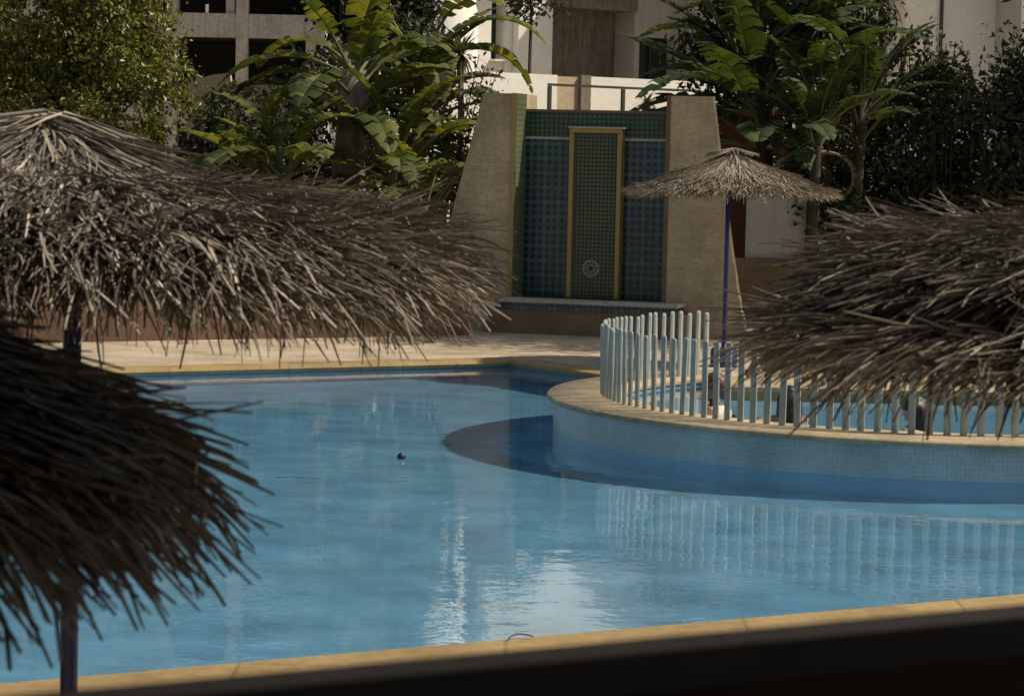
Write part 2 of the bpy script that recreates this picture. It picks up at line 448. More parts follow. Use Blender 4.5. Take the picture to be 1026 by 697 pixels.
# coping of the big pool: rounded nosing strips
def strip(a, b, n):
    """kerb from a to b, n points away from the water"""
    prof = [(-0.05, DECK - 0.05), (-0.065, DECK - 0.015), (-0.055, DECK + 0.012), (-0.02, DECK + 0.022), (cw - 0.012, DECK + 0.022), (cw, DECK + 0.012), (cw, DECK - 0.05)]
    pts = [a + n * o + Vector((0, 0, z)) for o, z in prof]
    return MB().prism(pts, b - a)
mb = MB()
for a, b, n in ((p4[0] - U * cw, p4[1] + U * cw, -V), (p4[3] - U * cw, p4[2] + U * cw, V)):
    s_ = strip(a, b, n); mb.add(s_.v, s_.f)
for a, b, n in ((p4[1] + V * 0.06, uv(UN1, v1 + .03), U), (uv(UN1, v2 - .03), p4[2] - V * 0.06, U), (p4[0] + V * 0.06, p4[3] - V * 0.06, -U)):
    s_ = strip(a, b, n); mb.add(s_.v, s_.f)
struct(mb.build('pool_coping', M['coping']), 'ochre stone coping round the big pool')

# water of the big pool (the disc of the paddling pool is left out)
water = struct(flat('pool_water', [wl], M['water']), 'blue water of the big pool')
water.cycles.is_caustics_caster = True
for p in water.data.polygons: p.use_smooth = True

# paddling pool
pp = thing('paddling_pool', 'raised round paddling pool with pale blue mosaic side and worn stone rim', 'paddling pool', (KC.x, KC.y, 0))
def ring_wall(r, z0, z1, n=160, flip=False):
    vs, fs, uvs = [], [], []
    for k in range(n + 1):
        th = 2 * PI * k / n
        for z in (z0, z1): vs.append((r * math.cos(th), r * math.sin(th), z)); uvs.append((r * th, z))
    for k in range(n):
        f = (2 * k, 2 * k + 2, 2 * k + 3, 2 * k + 1)
        fs.append(f[::-1] if flip else f)
    return vs, fs, uvs
def add_uv(o, uvs):
    me = o.data; l = me.uv_layers.new(name='UVMap')
    for lp in me.loops: l.data[lp.index].uv = uvs[lp.vertex_index]
vs, fs, uvs = ring_wall(KR - 0.03, -0.012, KZ - 0.045)
mb = MB(); mb.add(vs, fs, 0, True)
for p_ in range(len(mb.f)): pass
kw = mb.build('mosaic_wall', M['mosaic'], pp); add_uv(kw, uvs)
vs, fs, uvs = ring_wall(KR - 0.034, POOL_D, -0.011)
mb = MB(); mb.add(vs, fs, 0, True)
lwall = mb.build('underwater_wall', M['poolwall'], pp); lwall.cycles.is_caustics_receiver = True
mb = MB()
prof = [(KR - 0.03, KZ - 0.045), (KR + 0.02, KZ - 0.045), (KR + 0.035, KZ - 0.025), (KR + 0.02, KZ), (KRI - 0.26, KZ + 0.004), (KRI - 0.275, KZ - 0.02), (KRI - 0.27, KZ - 0.05)]
mb.lathe(prof, 160)
mb.build('rim', M['stone_coping'], pp)
mb = MB()
mb.lathe([(KRI - 0.25, KZ - 0.05), (KRI - 0.25, -0.17), (0.001, -0.17)], 96, smooth=False)
kf = mb.build('lining', M['kidfloor'], pp); kf.cycles.is_caustics_receiver = True
# raised deck segment at the back of the disc
pts = []
x0, y0 = 2.0 - KC.x, 24.85 - KC.y
rr = KRI - 0.24
th0 = math.acos(x0 / rr); th1 = math.asin(y0 / rr)
pts.append((x0, y0))
for k in range(25):
    th = th1 + (th0 - th1) * k / 24
    pts.append((rr * math.cos(th), rr * math.sin(th)))
mb = MB().prism([(x, y, -0.168) for x, y in pts], (0, 0, KZ + 0.168 - 0.045))
mb.build('step', M['coping'], pp)
def offs(pts, d):
    return [(x * (1 + 0) + (0 if x > x0 + 1e-3 else -d), y + (0 if y > y0 + 1e-3 else -d)) for x, y in pts]
mb = MB().prism([(x, y, KZ - 0.045) for x, y in offs(pts, 0.03)], (0, 0, 0.047))
mb.build('step_top', M['stone_coping'], pp)
mb = MB()
n = 96
mb.add([((KRI - 0.252) * math.cos(2 * PI * k / n), (KRI - 0.252) * math.sin(2 * PI * k / n), 0) for k in range(n)], [tuple(range(n))])
kwater = struct(mb.build('paddling_water', M['water'], None, (KC.x, KC.y, KZ - 0.085)), 'shallow blue water inside the round paddling pool')
kwater.cycles.is_caustics_caster = True
for p in kwater.data.polygons: p.use_smooth = True

# fence round the paddling pool
FR, FH = 3.04, 0.62
fence = thing('pool_fence', 'curved fence of pale green grey upright posts on the paddling pool rim', 'fence', (KC.x, KC.y, KZ + 0.003))
def post_mesh():
    mb = MB(); a = 0.024; h = FH
    pr = [(a * 1.0, 0), (a, h - 0.02), (a * 0.8, h - 0.005), (a * 0.35, h)]
    vs, fs = [], []
    for s_, z in pr:
        for k in range(8):
            th = PI / 8 + k * PI / 4
            vs.append((s_ * 0.75 * math.cos(th), s_ * 1.28 * math.sin(th), z))
    for i in range(3):
        for k in range(8):
            fs.append((i * 8 + k, i * 8 + (k + 1) % 8, i * 8 + 8 + (k + 1) % 8, i * 8 + 8 + k))
    fs.append(tuple(24 + k for k in range(8)))
    mb.add(vs, fs)
    return mb
p0 = post_mesh().build('post', M['post'], fence)
step = 0.132 / FR
th = R_(130.0)          # from the gate opening at the back, round the left, along the front
rng = random.Random(4)
k = 0
while th < R_(322):
    o = p0 if k == 0 else p0.copy()
    if k: C.objects.link(o); o.parent = fence
    o.location = (FR * math.cos(th), FR * math.sin(th), rng.uniform(-0.004, 0.0))
    o.rotation_euler = (rng.uniform(-.022, .022), rng.uniform(-.022, .022), th)
    o.scale = (1, 1, rng.uniform(0.98, 1.03))
    th += step * rng.uniform(0.93, 1.07); k += 1

# ================================================================== FOUNTAIN
FO = at(592, 200, 36.0); FO.z = DECK
FRZ = R_(-17)
fx = Vector((math.cos(FRZ), math.sin(FRZ), 0)); fn = Vector((math.sin(FRZ), -math.cos(FRZ), 0))
def fl_(px, py, oy=0.0):
    """pixel -> local (x, z) on the fountain plane at local y = -oy"""
    p = onplane(px, py, FO + fn * oy, fn) - FO
    return p.dot(fx), p.z
ft = thing('fountain_wall', 'tall tiled wall fountain between two tapering beige brick piers', 'fountain', FO, FRZ)
PD = 0.50
lx, ltz = fl_(485, 92, PD); lix, _ = fl_(517, 92, PD); lbx, _ = fl_(422, 333, PD)
rx, rtz = fl_(714, 98, PD); rix, _ = fl_(668, 98, PD); rbx, _ = fl_(750, 318, PD)
lix2, _ = fl_(512, 300, PD); rix2, _ = fl_(664, 300, PD)
lix = (lix + lix2) / 2; rix = (rix + rix2) / 2
ptz = (ltz + rtz) / 2
def pier(outer, inner, topx, sgn):
    pts = [(inner, -PD, 0)]
    for s_ in (0, .15, .35, .6, .85, 1.0):
        xx = outer + (topx - outer) * (s_ ** 0.8 if sgn > 0 else s_)
        pts.append((xx, -PD, ptz * s_))
    pts.append((inner, -PD, ptz))
    return MB().prism(pts, (0, (PD + 0.5) if sgn < 0 else 0.14, 0))
pier(lbx, lix, lx, -1).build('pier', M['brick'], ft)
pier(rbx, rix, rx, 1).build('pier', M['brick'], ft)
MB().prism([(rix + .01, -PD + .142, 0), (rbx - .12, -PD + .142, 0), (rx - .12, -PD + .142, ptz - .25), (rix + .01, -PD + .142, ptz - .1)], (0, 0.32, 0)).build('shaded_buttress', M['shade_plaster'], ft)  # stands for the shadowed side behind the pier, shade in its colour
# glazed trims on the piers' inner edges and jamb tiles
for xi, sg in ((lix, 1), (rix, -1)):
    MB().box(xi - (0.05 if sg > 0 else -0.003), xi + (0.003 if sg > 0 else 0.05) if sg > 0 else xi + 0.05, -PD - 0.012, -PD - 0.001, 0.45, ptz + 0.006).build('edge_trim', M['yellow'] if sg > 0 else M['oxide'], ft)
    MB().box(xi + 0.002 * sg - 0.004, xi + 0.002 * sg + 0.012 if sg > 0 else xi + 0.002, -PD + 0.0, -0.02, 0.45, ptz + 0.004).build('jamb', M['jamb_tile'], ft)
_, zt = fl_(595, 112); _, zf = fl_(560, 137)
MB().box(lix + 0.012, rix - 0.012, 0.0, 0.5, 0.0, zt).build('back_wall', M['plaster_brown'], ft)
MB().box(lix + 0.014, rix - 0.014, -0.03, -0.002, zf, zt - 0.02).build('frieze', M['frieze'], ft)
MB().box(lix + 0.014, rix - 0.014, -0.06, 0.502, zt - 0.018, zt + 0.02).build('cap', M['oxide'], ft)
nx0, _ = fl_(569, 200, .21); nx1, _ = fl_(621.5, 200, .21)
_, nzt = fl_(595, 129); _, bz = fl_(590, 302, 0.95)
MB().box(lix + 0.014, nx0 - 0.002, -0.028, -0.002, bz, zf - 0.04).build('tile_panel', M['zellige'], ft)
MB().box(nx1 + 0.002, rix - 0.014, -0.028, -0.002, bz, zf - 0.04).build('tile_panel', M['zellige'], ft)
MB().box(lix + 0.014, nx0 - 0.001, -0.045, -0.001, zf - 0.038, zf - 0.004).build('string_course', M['slab'], ft)
MB().box(nx1 + 0.001, rix - 0.014, -0.045, -0.001, zf - 0.038, zf - 0.004).build('string_course', M['slab'], ft)
fw = 0.062
MB().box(nx0 + fw, nx1 - fw, -0.16, -0.003, bz, nzt - fw).build('niche_panel', M['niche'], ft)
mb = MB()
mb.box(nx0, nx0 + fw - 0.001, -0.21, -0.004, bz, nzt - fw); mb.box(nx1 - fw + 0.001, nx1, -0.21, -0.004, bz, nzt - fw)
mb.box(nx0, nx1, -0.21, -0.004, nzt - fw + 0.001, nzt)
mb.build('niche_frame', M['yellow'], ft, bevel=0.008)
MB().box(nx0 - 0.015, nx1 + 0.03, -0.225, -0.005, nzt + 0.001, nzt + 0.022).build('niche_cap', M['slab'], ft)
# rosette with a spout hole
cx, cz = fl_(592, 269, 0.16)
mb = MB(); 
for ring_r, npet, ln, wd in ((0.05, 10, 0.03, 0.016), (0.10, 18, 0.036, 0.02)):
    for k in range(npet):
        a = 2 * PI * k / npet
        d = Vector((math.cos(a), 0, math.sin(a))); q = Vector((-math.sin(a), 0, math.cos(a))); c0 = Vector((cx, -0.161, cz)) + d * ring_r
        mb.prism([c0 - d * ln / 2 - q * wd * .35, c0 + d * ln / 2 - q * wd / 2, c0 + d * ln / 2 + q * wd / 2, c0 - d * ln / 2 + q * wd * .35], (0, -0.012, 0))
ro = mb.build('rosette', M['slab'], ft)
mb = MB(); mb.tube([(cx, -0.16, cz), (cx, -0.20, cz)], 0.02, 10)
mb.build('spout', M['rail'], ro)
# basin
bx0, _ = fl_(487, 330, 0.95); bx1, _ = fl_(684, 330, 0.95)
lx0, lz0 = fl_(499, 299, 0.98); lx1, lz1 = fl_(679, 305, 0.98)
lz = (lz0 + lz1) / 2
MB().box(bx0, bx1, -0.95, -PD - 0.014, 0, lz - 0.14).build('basin', M['plaster_brown'], ft)
MB().box(lix + 0.02, rix - 0.02, -PD - 0.012, -0.065, 0, lz - 0.16).build('basin_floor', M['plaster_brown'], ft)
MB().box(lx0 + 0.03, lx1 - 0.03, -0.965, -PD - 0.016, lz - 0.139, lz - 0.05).build('basin_tiles', M['edge_tile'], ft)
MB().box(lx0, lx1, -0.985, -PD - 0.018, lz - 0.049, lz).build('basin_ledge', M['slab'], ft, bevel=0.008)

# ================================================================== BUILDINGS
def facade(P, n):
    """local frame on a facade: a along, o outwards, z up"""
    a = Vector((-n.y, n.x, 0))
    if a.x < 0: a = -a
    def A(px, py=60): return (onplane(px, py, P, n) - P).dot(a)
    def Z(py, px=595): return onplane(px, py, P, n).z
    Mx = Matrix(((a.x, n.x, 0, P.x), (a.y, n.y, 0, P.y), (0, 0, 1, 0), (0, 0, 0, 1)))
    return A, Z, Mx
PB = at(595, 60, 62.0); nB = Vector((0.63, -0.777, 0)).normalized()
A, Z, MB_ = facade(PB, nB)
bt = thing('white_building', 'white rendered building with a bare concrete recess behind the fountain', 'building', (PB.x, PB.y, 0))
inv = Matrix.Translation((-PB.x, -PB.y, 0))
def bb(name, m, a0, a1, o0, o1, z0, z1, par=None):
    return MB().box(a0, a1, o0, o1, z0, z1, inv @ MB_).build(name, m, par or bt)
HB = 13.0
bb('recess_wall', M['recess'], A(440), A(705), -2.6, -0.9, 0, HB - 0.01)
bb('pilaster', M['white'], A(519), A(553), -0.899, 0.0, 0, Z(-14))
bb('lintel', M['recess'], A(553) + .003, A(641) - .003, -0.899, -0.12, Z(9), Z(-14))
bb('upper_wall', M['white'], A(496), A(690), -0.898, 0.12, Z(-14) + .003, HB)
bb('parapet', M['white'], A(492), A(670), -0.898, 0.22, HB + .003, HB + 0.3)
# window bay between the round tower and the pilaster
bb('wall', M['white'], A(486), A(500), -0.897, -0.3, 0, Z(-14))
bb('wall', M['white'], A(500) + .003, A(513) - .003, -0.897, -0.301, 0, Z(64))
bb('wall', M['white'], A(500) + .003, A(513) - .003, -0.897, -0.301, Z(8), Z(-14))
bb('wall', M['white'], A(513), A(519) - .003, -0.897, -0.2, 0, Z(-14))
wn = bb('window', M['glass'], A(500) + .004, A(513) - .004, -0.89, -0.6, Z(64) + .003, Z(8) - .003)
bb('sill', M['white'], A(499), A(514), -0.29, -0.1, Z(66), Z(64), wn)
# right of the recess
bb('wall', M['greywall'], A(641), A(705), -0.896, -0.2, 0, Z(78))
bb('wall', M['greywall'], A(641), A(646), -0.896, -0.2, Z(78) + .003, Z(34))
bb('wall', M['greywall'], A(682), A(705), -0.896, -0.2, Z(78) + .003, Z(34))
bb('wall', M['greywall'], A(641), A(705), -0.896, -0.2, Z(34) + .003, Z(-14))
wn = bb('window', M['glass'], A(646) + .003, A(682) - .003, -0.89, -0.5, Z(78) + .006, Z(34) - .003)
bb('mullion', M['rail'], A(663), A(665), -0.499, -0.45, Z(78) + .006, Z(34) - .003, wn)
bb('wing', M['greywall'], A(705) + .003, A(860), -4, -1.6, 0, 9.5)
bb('wing', M['white'], A(400), A(440) - .003, -2.6, -0.9, 0, 9.0)
# round tower
tc = inv @ MB_ @ Vector((A(468), -0.9, 0))
mb = MB(); mb.lathe([((A(497) - A(440)) / 2, 0), ((A(497) - A(440)) / 2, HB - 1.0), (0.01, HB - 0.99)], 40, (tc.x, tc.y))
mb.build('round_tower', M['white'], bt)
# low white wall and railing in front of it
PL = at(595, 90, 50.0)
A2, Z2, M2 = facade(PL, nB)
lw = thing('low_wall', 'low white garden wall with a beige gateway behind the fountain', 'wall', (PL.x, PL.y, 0))
inv2 = Matrix.Translation((-PL.x, -PL.y, 0))
def b2(name, m, a0, a1, o0, o1, z0, z1, par): return MB().box(a0, a1, o0, o1, z0, z1, inv2 @ M2).build(name, m, par)
ztop = Z2(77)
b2('wall', M['white'], A2(380), A2(559), -0.25, 0, 0, ztop, lw)
b2('wall', M['white'], A2(592), A2(712), -0.25, 0, 0, ztop, lw)
b2('gate_panel', M['beige'], A2(559) + .003, A2(582), -0.2, -0.05, 0, ztop - .02, lw)
b2('gate_post', M['recess'], A2(582) + .003, A2(592) - .003, -0.22, 0.03, 0, ztop + 0.02, lw)
rl = thing('railing', 'dark iron railing with thin posts running above the fountain top', 'railing', (PL.x, PL.y, 0))
zr = Z2(87, 600)
b2('top_rail', M['rail'], A2(528), A2(706), 0.60, 0.64, zr - 0.045, zr, rl)
for px in (529.5, 603, 678):
    b2('post', M['rail'], A2(px) - 0.03, A2(px) + 0.03, 0.59, 0.65, 0, zr - 0.048, rl)

# concrete frame on the left
PC = at(240, 60, 92.0); nC = Vector((0, -1, 0))
A3, Z3, M3 = facade(PC, nC)
cf = thing('concrete_building', 'unfinished grey concrete building with dark open storeys', 'building', (PC.x, PC.y, 0))
inv3 = Matrix.Translation((-PC.x, -PC.y, 0))
def b3(name, m, a0, a1, o0, o1, z0, z1): return MB().box(a0, a1, o0, o1, z0, z1, inv3 @ M3).build(name, m, cf)
zb0, zb1 = Z3(38, 240), Z3(14, 240)
hst = 3.1
a_l, a_r = A3(-190), A3(317)
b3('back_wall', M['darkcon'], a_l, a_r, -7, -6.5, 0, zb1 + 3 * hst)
b3('end_wall', M['concrete'], a_r - 0.002, a_r + 0.3, -7, 0.02, 0, zb1 + 3 * hst)
for k in range(-2, 4):
    z0, z1 = zb0 + k * hst, zb1 + k * hst
    if z1 < 0: continue
    b3('parapet', M['concrete'], a_l, a_r - .003, -0.2, 0, max(z0, 0), z1)
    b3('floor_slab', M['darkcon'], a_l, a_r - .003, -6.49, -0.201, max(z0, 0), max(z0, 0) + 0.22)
for px in range(-179, 318, 70):
    b3('column', M['concrete'], A3(px + 1) - 0.2, A3(px + 1) + 0.2, -0.45, 0.04, 0, zb1 + 3 * hst)
b3('blockwork', M['greywall'], A3(225), A3(234), -0.4, -0.21, zb1 + .003, zb1 + 1.8)
b3('offcut', M['white'], A3(205), A3(208), -0.15, -0.05, zb1 + .002, zb1 + 0.3)

# pale building on the right
PR = at(940, 60, 60.0); nR = Vector((0.3, -0.95, 0)).normalized()
A4, Z4, M4 = facade(PR, nR)
pr_ = thing('pale_building', 'plain pale grey building behind the dark shrubs', 'building', (PR.x, PR.y, 0))
inv4 = Matrix.Translation((-PR.x, -PR.y, 0))
def b4(name, m, a0, a1, o0, o1, z0, z1): return MB().box(a0, a1, o0, o1, z0, z1, inv4 @ M4).build(name, m, pr_)
b4('wall', M['white'], A4(780), A4(906), -6, -0.6, 0, 11)
b4('wall', M['white'], A4(906) + .003, A4(996), -6, 0, 0, 11)
b4('wall', M['greywall'], A4(996) + .003, A4(1100), -6, 1.2, 0, 12)
b4('downpipe', M['rail'], A4(940), A4(942), 0.01, 0.09, 0, 10.8)

# small walls in the garden
gw = thing('planter_wall', 'low red brown planter wall at the back of the deck', 'wall', (0, 0, 0))
a, b = gnd(-60, 345, DECK), gnd(470, 336, DECK)
d = (b - a).normalized(); q = Vector((-d.y, d.x, 0))
MB().prism([a, b, b + q * 0.3, a + q * 0.3], (0, 0, 0.62)).build('wall', M['planter'], gw)
MB().prism([a - q * 0.03 + Vector((0, 0, .623)), b - q * 0.03 + Vector((0, 0, .623)), b + q * 0.33 + Vector((0, 0, .623)), a + q * 0.33 + Vector((0, 0, .623))], (0, 0, 0.06)).build('coping', M['plaster_brown'], gw)
# pale wall right of the fountain, shade at its foot coloured in as a brown base
P5 = at(770, 230, 38.6); n5 = Vector((-0.1, -1, 0)).normalized()
A5, Z5, M5 = facade(P5, n5)
sw = thing('garden_wall', 'pale garden wall with shade coloured in along its foot beside the right brick pier', 'wall', (P5.x, P5.y, 0))
inv5 = Matrix.Translation((-P5.x, -P5.y, 0))
def b5(name, m, a0, a1, o0, o1, z0, z1, par): return MB().box(a0, a1, o0, o1, z0, z1, inv5 @ M5).build(name, m, par)
b5('wall', M['greywall'], A5(752), A5(815), -0.25, 0, Z5(259, 770), Z5(195, 770), sw)
b5('base', M['plaster_brown'], A5(736), A5(822), -0.25, 0.12, 0, Z5(259, 770) - .003, sw)
tw = tag(MB().box(-0.29, 0.29, -0.2, 0.2, 0, at(740, 114, 41).z).build('chimney_stack', M['terracotta'], None, (at(739, 130, 41).x, 41, 0)), 'terracotta coloured chimney stack behind the right brick pier', 'chimney')
dm = at(722, 100, 45)
mb = MB(); mb.lathe([(0.62, 0), (0.62, dm.z - 0.35), (0.55, dm.z - 0.1), (0.4, dm.z + 0.1), (0.2, dm.z + 0.22), (0.01, dm.z + 0.27)], 28)
tag(mb.build('domed_kiosk', M['white'], None, (dm.x, 45, 0)), 'white round domed kiosk glimpsed over the right brick pier', 'kiosk')
# broken wall behind the left plants
P6 = at(225, 90, 44); 
rw = thing('broken_wall', 'broken pale plaster garden wall with jagged top under the concrete building', 'wall', (P6.x, 44, 0))
prof = [(188, 140), (188, 80), (196, 74), (203, 78), (213, 75), (230, 73), (233, 92), (246, 84), (262, 79), (276, 78), (290, 82), (300, 96), (312, 130)]
pts = [at(px, py, 44) - P6 for px, py in prof]; 
pts = [Vector((p.x, 0, p.z + P6.z)) for p in pts]
pts[0].z = 0; pts[-1].z = 0
MB().prism(pts, (0, 0.25, 0)).build('wall', M['beige'], rw)

# ================================================================== VEGETATION
def leaf_cloud(mb, centers, radii, n, size, seed, ncl=40, flat=0.0, aspect=2.0, mi=0, spread=0.22, shell=0.55):
    """n two-faced leaves in clumps through the given ellipsoids"""
    g = np.random.default_rng(seed)
    centers = np.array(centers, float); radii = np.array(radii, float)
    vol = radii.prod(1); pr = vol ** 0.7; pr /= pr.sum()
    which = g.choice(len(centers), ncl, p=pr)
    d = g.normal(size=(ncl, 3)); d /= np.linalg.norm(d, axis=1)[:, None]
    rad = shell + (1.05 - shell) * g.random(ncl) ** 0.6
    cl = centers[which] + d * radii[which] * rad[:, None]
    w_ = g.integers(0, ncl, n)
    off = g.normal(size=(n, 3)) * (radii[which[w_]].mean(1) * spread)[:, None]
    p = cl[w_] + off
    s_ = size * g.uniform(0.6, 1.35, n)
    ax = g.normal(size=(n, 3)); ax[:, 2] -= 0.35; ax /= np.linalg.norm(ax, axis=1)[:, None]
    nn = g.normal(size=(n, 3)) + d[w_] * 1.1; nn[:, 2] += 0.5
    bx = np.cross(ax, nn); bx /= np.linalg.norm(bx, axis=1)[:, None]
    nn = np.cross(bx, ax)
    h = s_[:, None]; wdt = h / aspect
    v0 = p; v1 = p + ax * h * .5 + bx * wdt * .5 + nn * h * .08; v2 = p + ax * h - nn * h * .1; v3 = p + ax * h * .5 - bx * wdt * .5 + nn * h * .08
    vs = np.stack([v0, v1, v2, v3], 1).reshape(-1, 3)
    i = np.arange(n) * 4
    fs = np.concatenate([np.stack([i, i + 1, i + 2], 1), np.stack([i, i + 2, i + 3], 1)])
    mb.arrays(vs, fs, mi)
    return cl
def limbs(mb, base, cl, rng, r=0.05, n=14):
    for c in rng.sample(list(cl), min(n, len(cl))):
        c = Vector(c); m_ = base.lerp(c, 0.5) + Vector((rng.uniform(-.15, .15), rng.uniform(-.15, .15), rng.uniform(-.2, .1)))
        mb.tube([base, m_, c], [r, r * .6, r * .2], 5)
def bush(name, label, cat, loc, ell, n, size, mats, seed, ncl=45, trunk_h=None, group=None, aspect=2.0, spread=0.22, shell=0.55, tr=0.07):
    t = thing(name, label, cat, loc, 0, group)
    mb = MB(); rng = random.Random(seed)
    cl = leaf_cloud(mb, [e[:3] for e in ell], [e[3:] for e in ell], n, size, seed, ncl, 0, aspect, 0, spread, shell)
    mb.build('crown', mats[0], t)
    tb = MB()
    zc = min(e[2] - e[5] * .4 for e in ell) if trunk_h is None else trunk_h
    x = sum(e[0] for e in ell) / len(ell); y = sum(e[1] for e in ell) / len(ell)
    tb.tube([(x * .5, y * .5, 0), (x * .7 + .04, y * .7, zc * .5), (x * .9, y * .9, zc)], [tr, tr * .85, tr * .65], 8)
    limbs(tb, Vector((x * .9, y * .9, zc * .97)), cl, rng, tr * .5, 16)
    tb.build('trunk', mats[1], t)
    return t
def base_at(px, py, Y):
    p = at(px, py, Y); return Vector((p.x, Y, DECK)), p
def E(px, py, Y, rpx, rpy, ry, o):
    """ellipsoid from a pixel centre and pixel radii, relative to o"""
    p = at(px, py, Y); s_ = Y / F
    return (p.x - o.x, p.y - o.y, p.z - o.z, rpx * s_, ry, rpy * s_)

# big leafy tree on the left
o, _ = base_at(70, 150, 39)
bush('leafy_tree', 'dense rounded tree with small bright leaves at the left behind the big parasol', 'tree', o,
     [E(60, 20, 39, 105, 110, 1.2, o), E(120, 90, 38.6, 65, 80, 0.9, o), E(20, 90, 39, 80, 80, 1.0, o), E(95, -60, 39, 85, 80, 1.1, o)],
     34000, 0.082, (M['leaf_bush'], M['bark_dark']), 3, 300, spread=0.12, aspect=1.6)
# dark undergrowth below the left plants
o, _ = base_at(270, 160, 41)
bush('dark_shrub', 'dark shadowed shrub between the leafy tree and the broad leaved plants', 'shrub', o,
     [E(245, 165, 41, 70, 55, 0.6, o), E(330, 150, 41.4, 60, 75, 0.6, o), E(210, 130, 41.2, 30, 35, .4, o)], 7000, 0.12, (M['leaf_dark'], M['bark_dark']), 5, 60, spread=.26)
o, _ = base_at(240, 100, 43)
bush('ivy_shrub', 'yellow green creeper growing over the broken garden wall', 'shrub', o,
     [E(240, 97, 43.4, 22, 12, .25, o), E(205, 112, 43.2, 22, 16, .25, o), E(282, 108, 43.3, 25, 18, .25, o)], 1500, 0.09, (M['leaf_olive'], M['bark_dark']), 6, 30, tr=.03)
o, _ = base_at(410, 170, 40.5)
bush('dark_shrub', 'dark glossy shrub filling in behind the left brick pier', 'shrub', o,
     [E(420, 160, 41, 45, 75, 0.5, o), E(400, 80, 41.2, 45, 60, 0.5, o)], 5000, 0.13, (M['leaf_dark'], M['bark_dark']), 7, 45, spread=.24)
# purple shrub leaning on the pier: thin arching stems with leaves along them
def stem_shrub(label, loc, stems, mats, seed, name='climbing_shrub', size=0.09, per=60, spread=0.05):
    t = thing(name, label, 'shrub', loc)
    g = np.random.default_rng(seed); mb = MB(); lv = []
    for pts in stems:
        pts = [Vector(p) - Vector(loc) for p in pts]
        mb.tube(pts, [0.02 - 0.014 * i / (len(pts) - 1) for i in range(len(pts))], 5)
        for k in range(per):
            u = g.random() ** 0.8 * (len(pts) - 1); i = min(int(u), len(pts) - 2)
            lv.append(pts[i].lerp(pts[i + 1], u - i) + Vector(g.normal(size=3) * spread))
    mb.build('stem', mats[1], t)
    lm = MB(); p = np.array(lv); n = len(p)
    ax = g.normal(size=(n, 3)); ax /= np.linalg.norm(ax, axis=1)[:, None]
    bx = np.cross(ax, g.normal(size=(n, 3))); bx /= np.linalg.norm(bx, axis=1)[:, None]
    h = (size * g.uniform(.6, 1.3, n))[:, None]
    vs = np.stack([p, p + ax * h * .5 + bx * h * .24, p + ax * h, p + ax * h * .5 - bx * h * .24], 1).reshape(-1, 3)
    i = np.arange(n) * 4
    lm.arrays(vs, np.stack([i, i + 1, i + 2, i + 3], 1)); lm.build('foliage', mats[0], t)
    return t
rng = random.Random(11)
stems = []
o, _ = base_at(452, 230, 38.4)
for px1, py1 in ((480, 55), (499, 70), (492, 92), (470, 85), (460, 110), (486, 66), (476, 120), (455, 140), (465, 150)):
    x0 = rng.uniform(440, 458)
    stems.append([Vector((at(x0, 250, 38.4).x, 38.4, DECK)), at(x0 + 4, 200, 38.4), at((x0 + px1) / 2, (210 + py1) / 2, 38.3), at(px1, py1, 38.2)])
stem_shrub('purple brown leafed shrub leaning against the left brick pier', o, stems, (M['leaf_purple'], M['bark_dark']), 12, per=150, spread=.10)

def banana_leaf(mb, base, az, pet, bl, bw, el0, bend, rng, mi=0, mp=1, tear=0.23, fold=0.45):
    """a paddle leaf: stalk tube then a split, folded blade"""
    p = Vector(base); el = el0; pts = [p.copy()]
    n1 = 5; n2 = 22
    h = Vector((math.cos(az), math.sin(az), 0))
    side = Vector((-math.sin(az), math.cos(az), 0))
    for i in range(n1):
        el -= bend * 0.25 / n1
        p = p + (h * math.cos(el) + Vector((0, 0, 1)) * math.sin(el)) * pet / n1
        pts.append(p.copy())
    mid, ups = [p.copy()], []
    for i in range(n2):
        el -= bend * 0.9 / n2
        d = h * math.cos(el) + Vector((0, 0, 1)) * math.sin(el)
        ups.append(-h * math.sin(el) + Vector((0, 0, 1)) * math.cos(el))
        p = p + d * bl / n2; mid.append(p.copy())
    ups.append(ups[-1])
    mb.tube(pts + mid[2::3], [0.035 - 0.012 * i / n1 for i in range(n1 + 1)] + [0.016 - 0.002 * k for k in range(len(mid[2::3]))], 5, mp)
    def wid(s_): return bw * 0.5 * (math.sin(PI * min(1, (s_ * 0.93 + 0.05)) ** 0.75) ** 0.65)
    for sg in (-1, 1):
        gs = 0; k = 0
        while k < n2:
            run = rng.choice((1, 1, 2, 2)) if rng.random() < tear * 2.6 else rng.choice((2, 3, 4))
            k2 = min(n2, k + run)
            fo = fold + rng.uniform(-.18, .22); sweep = rng.uniform(0.05, 0.18) * bl * 0.3
            vs = []; fs = []
            for j in range(k, k2 + 1):
                s_ = j / n2; wv = wid(s_)
                sh = 0.0 if k2 - k < 2 else ((j - k) / (k2 - k) - .5)
                gap = -sh * 0.03
                dirw = (side * sg * math.cos(fo) + ups[j] * math.sin(fo))
                dirw2 = (side * sg * math.cos(fo * .1) - ups[j] * math.sin(0.25 - fo * .2))
                t_ = (mid[min(j + 1, n2)] - mid[max(j - 1, 0)]).normalized()
                a = mid[j]; b_ = a + dirw * wv * .5 + t_ * (sweep * .35 + gap); c = b_ + dirw2 * wv * .5 + t_ * (sweep * .5 + gap) - Vector((0, 0, 0.10 * wv))
                vs += [a, b_, c]
            for j in range(k2 - k):
                i = j * 3
                f1, f2 = (i, i + 1, i + 4, i + 3), (i + 1, i + 2, i + 5, i + 4)
                fs += [f1, f2] if sg > 0 else [f1[::-1], f2[::-1]]
            mb.add(vs, fs, mi, True)
            k = k2
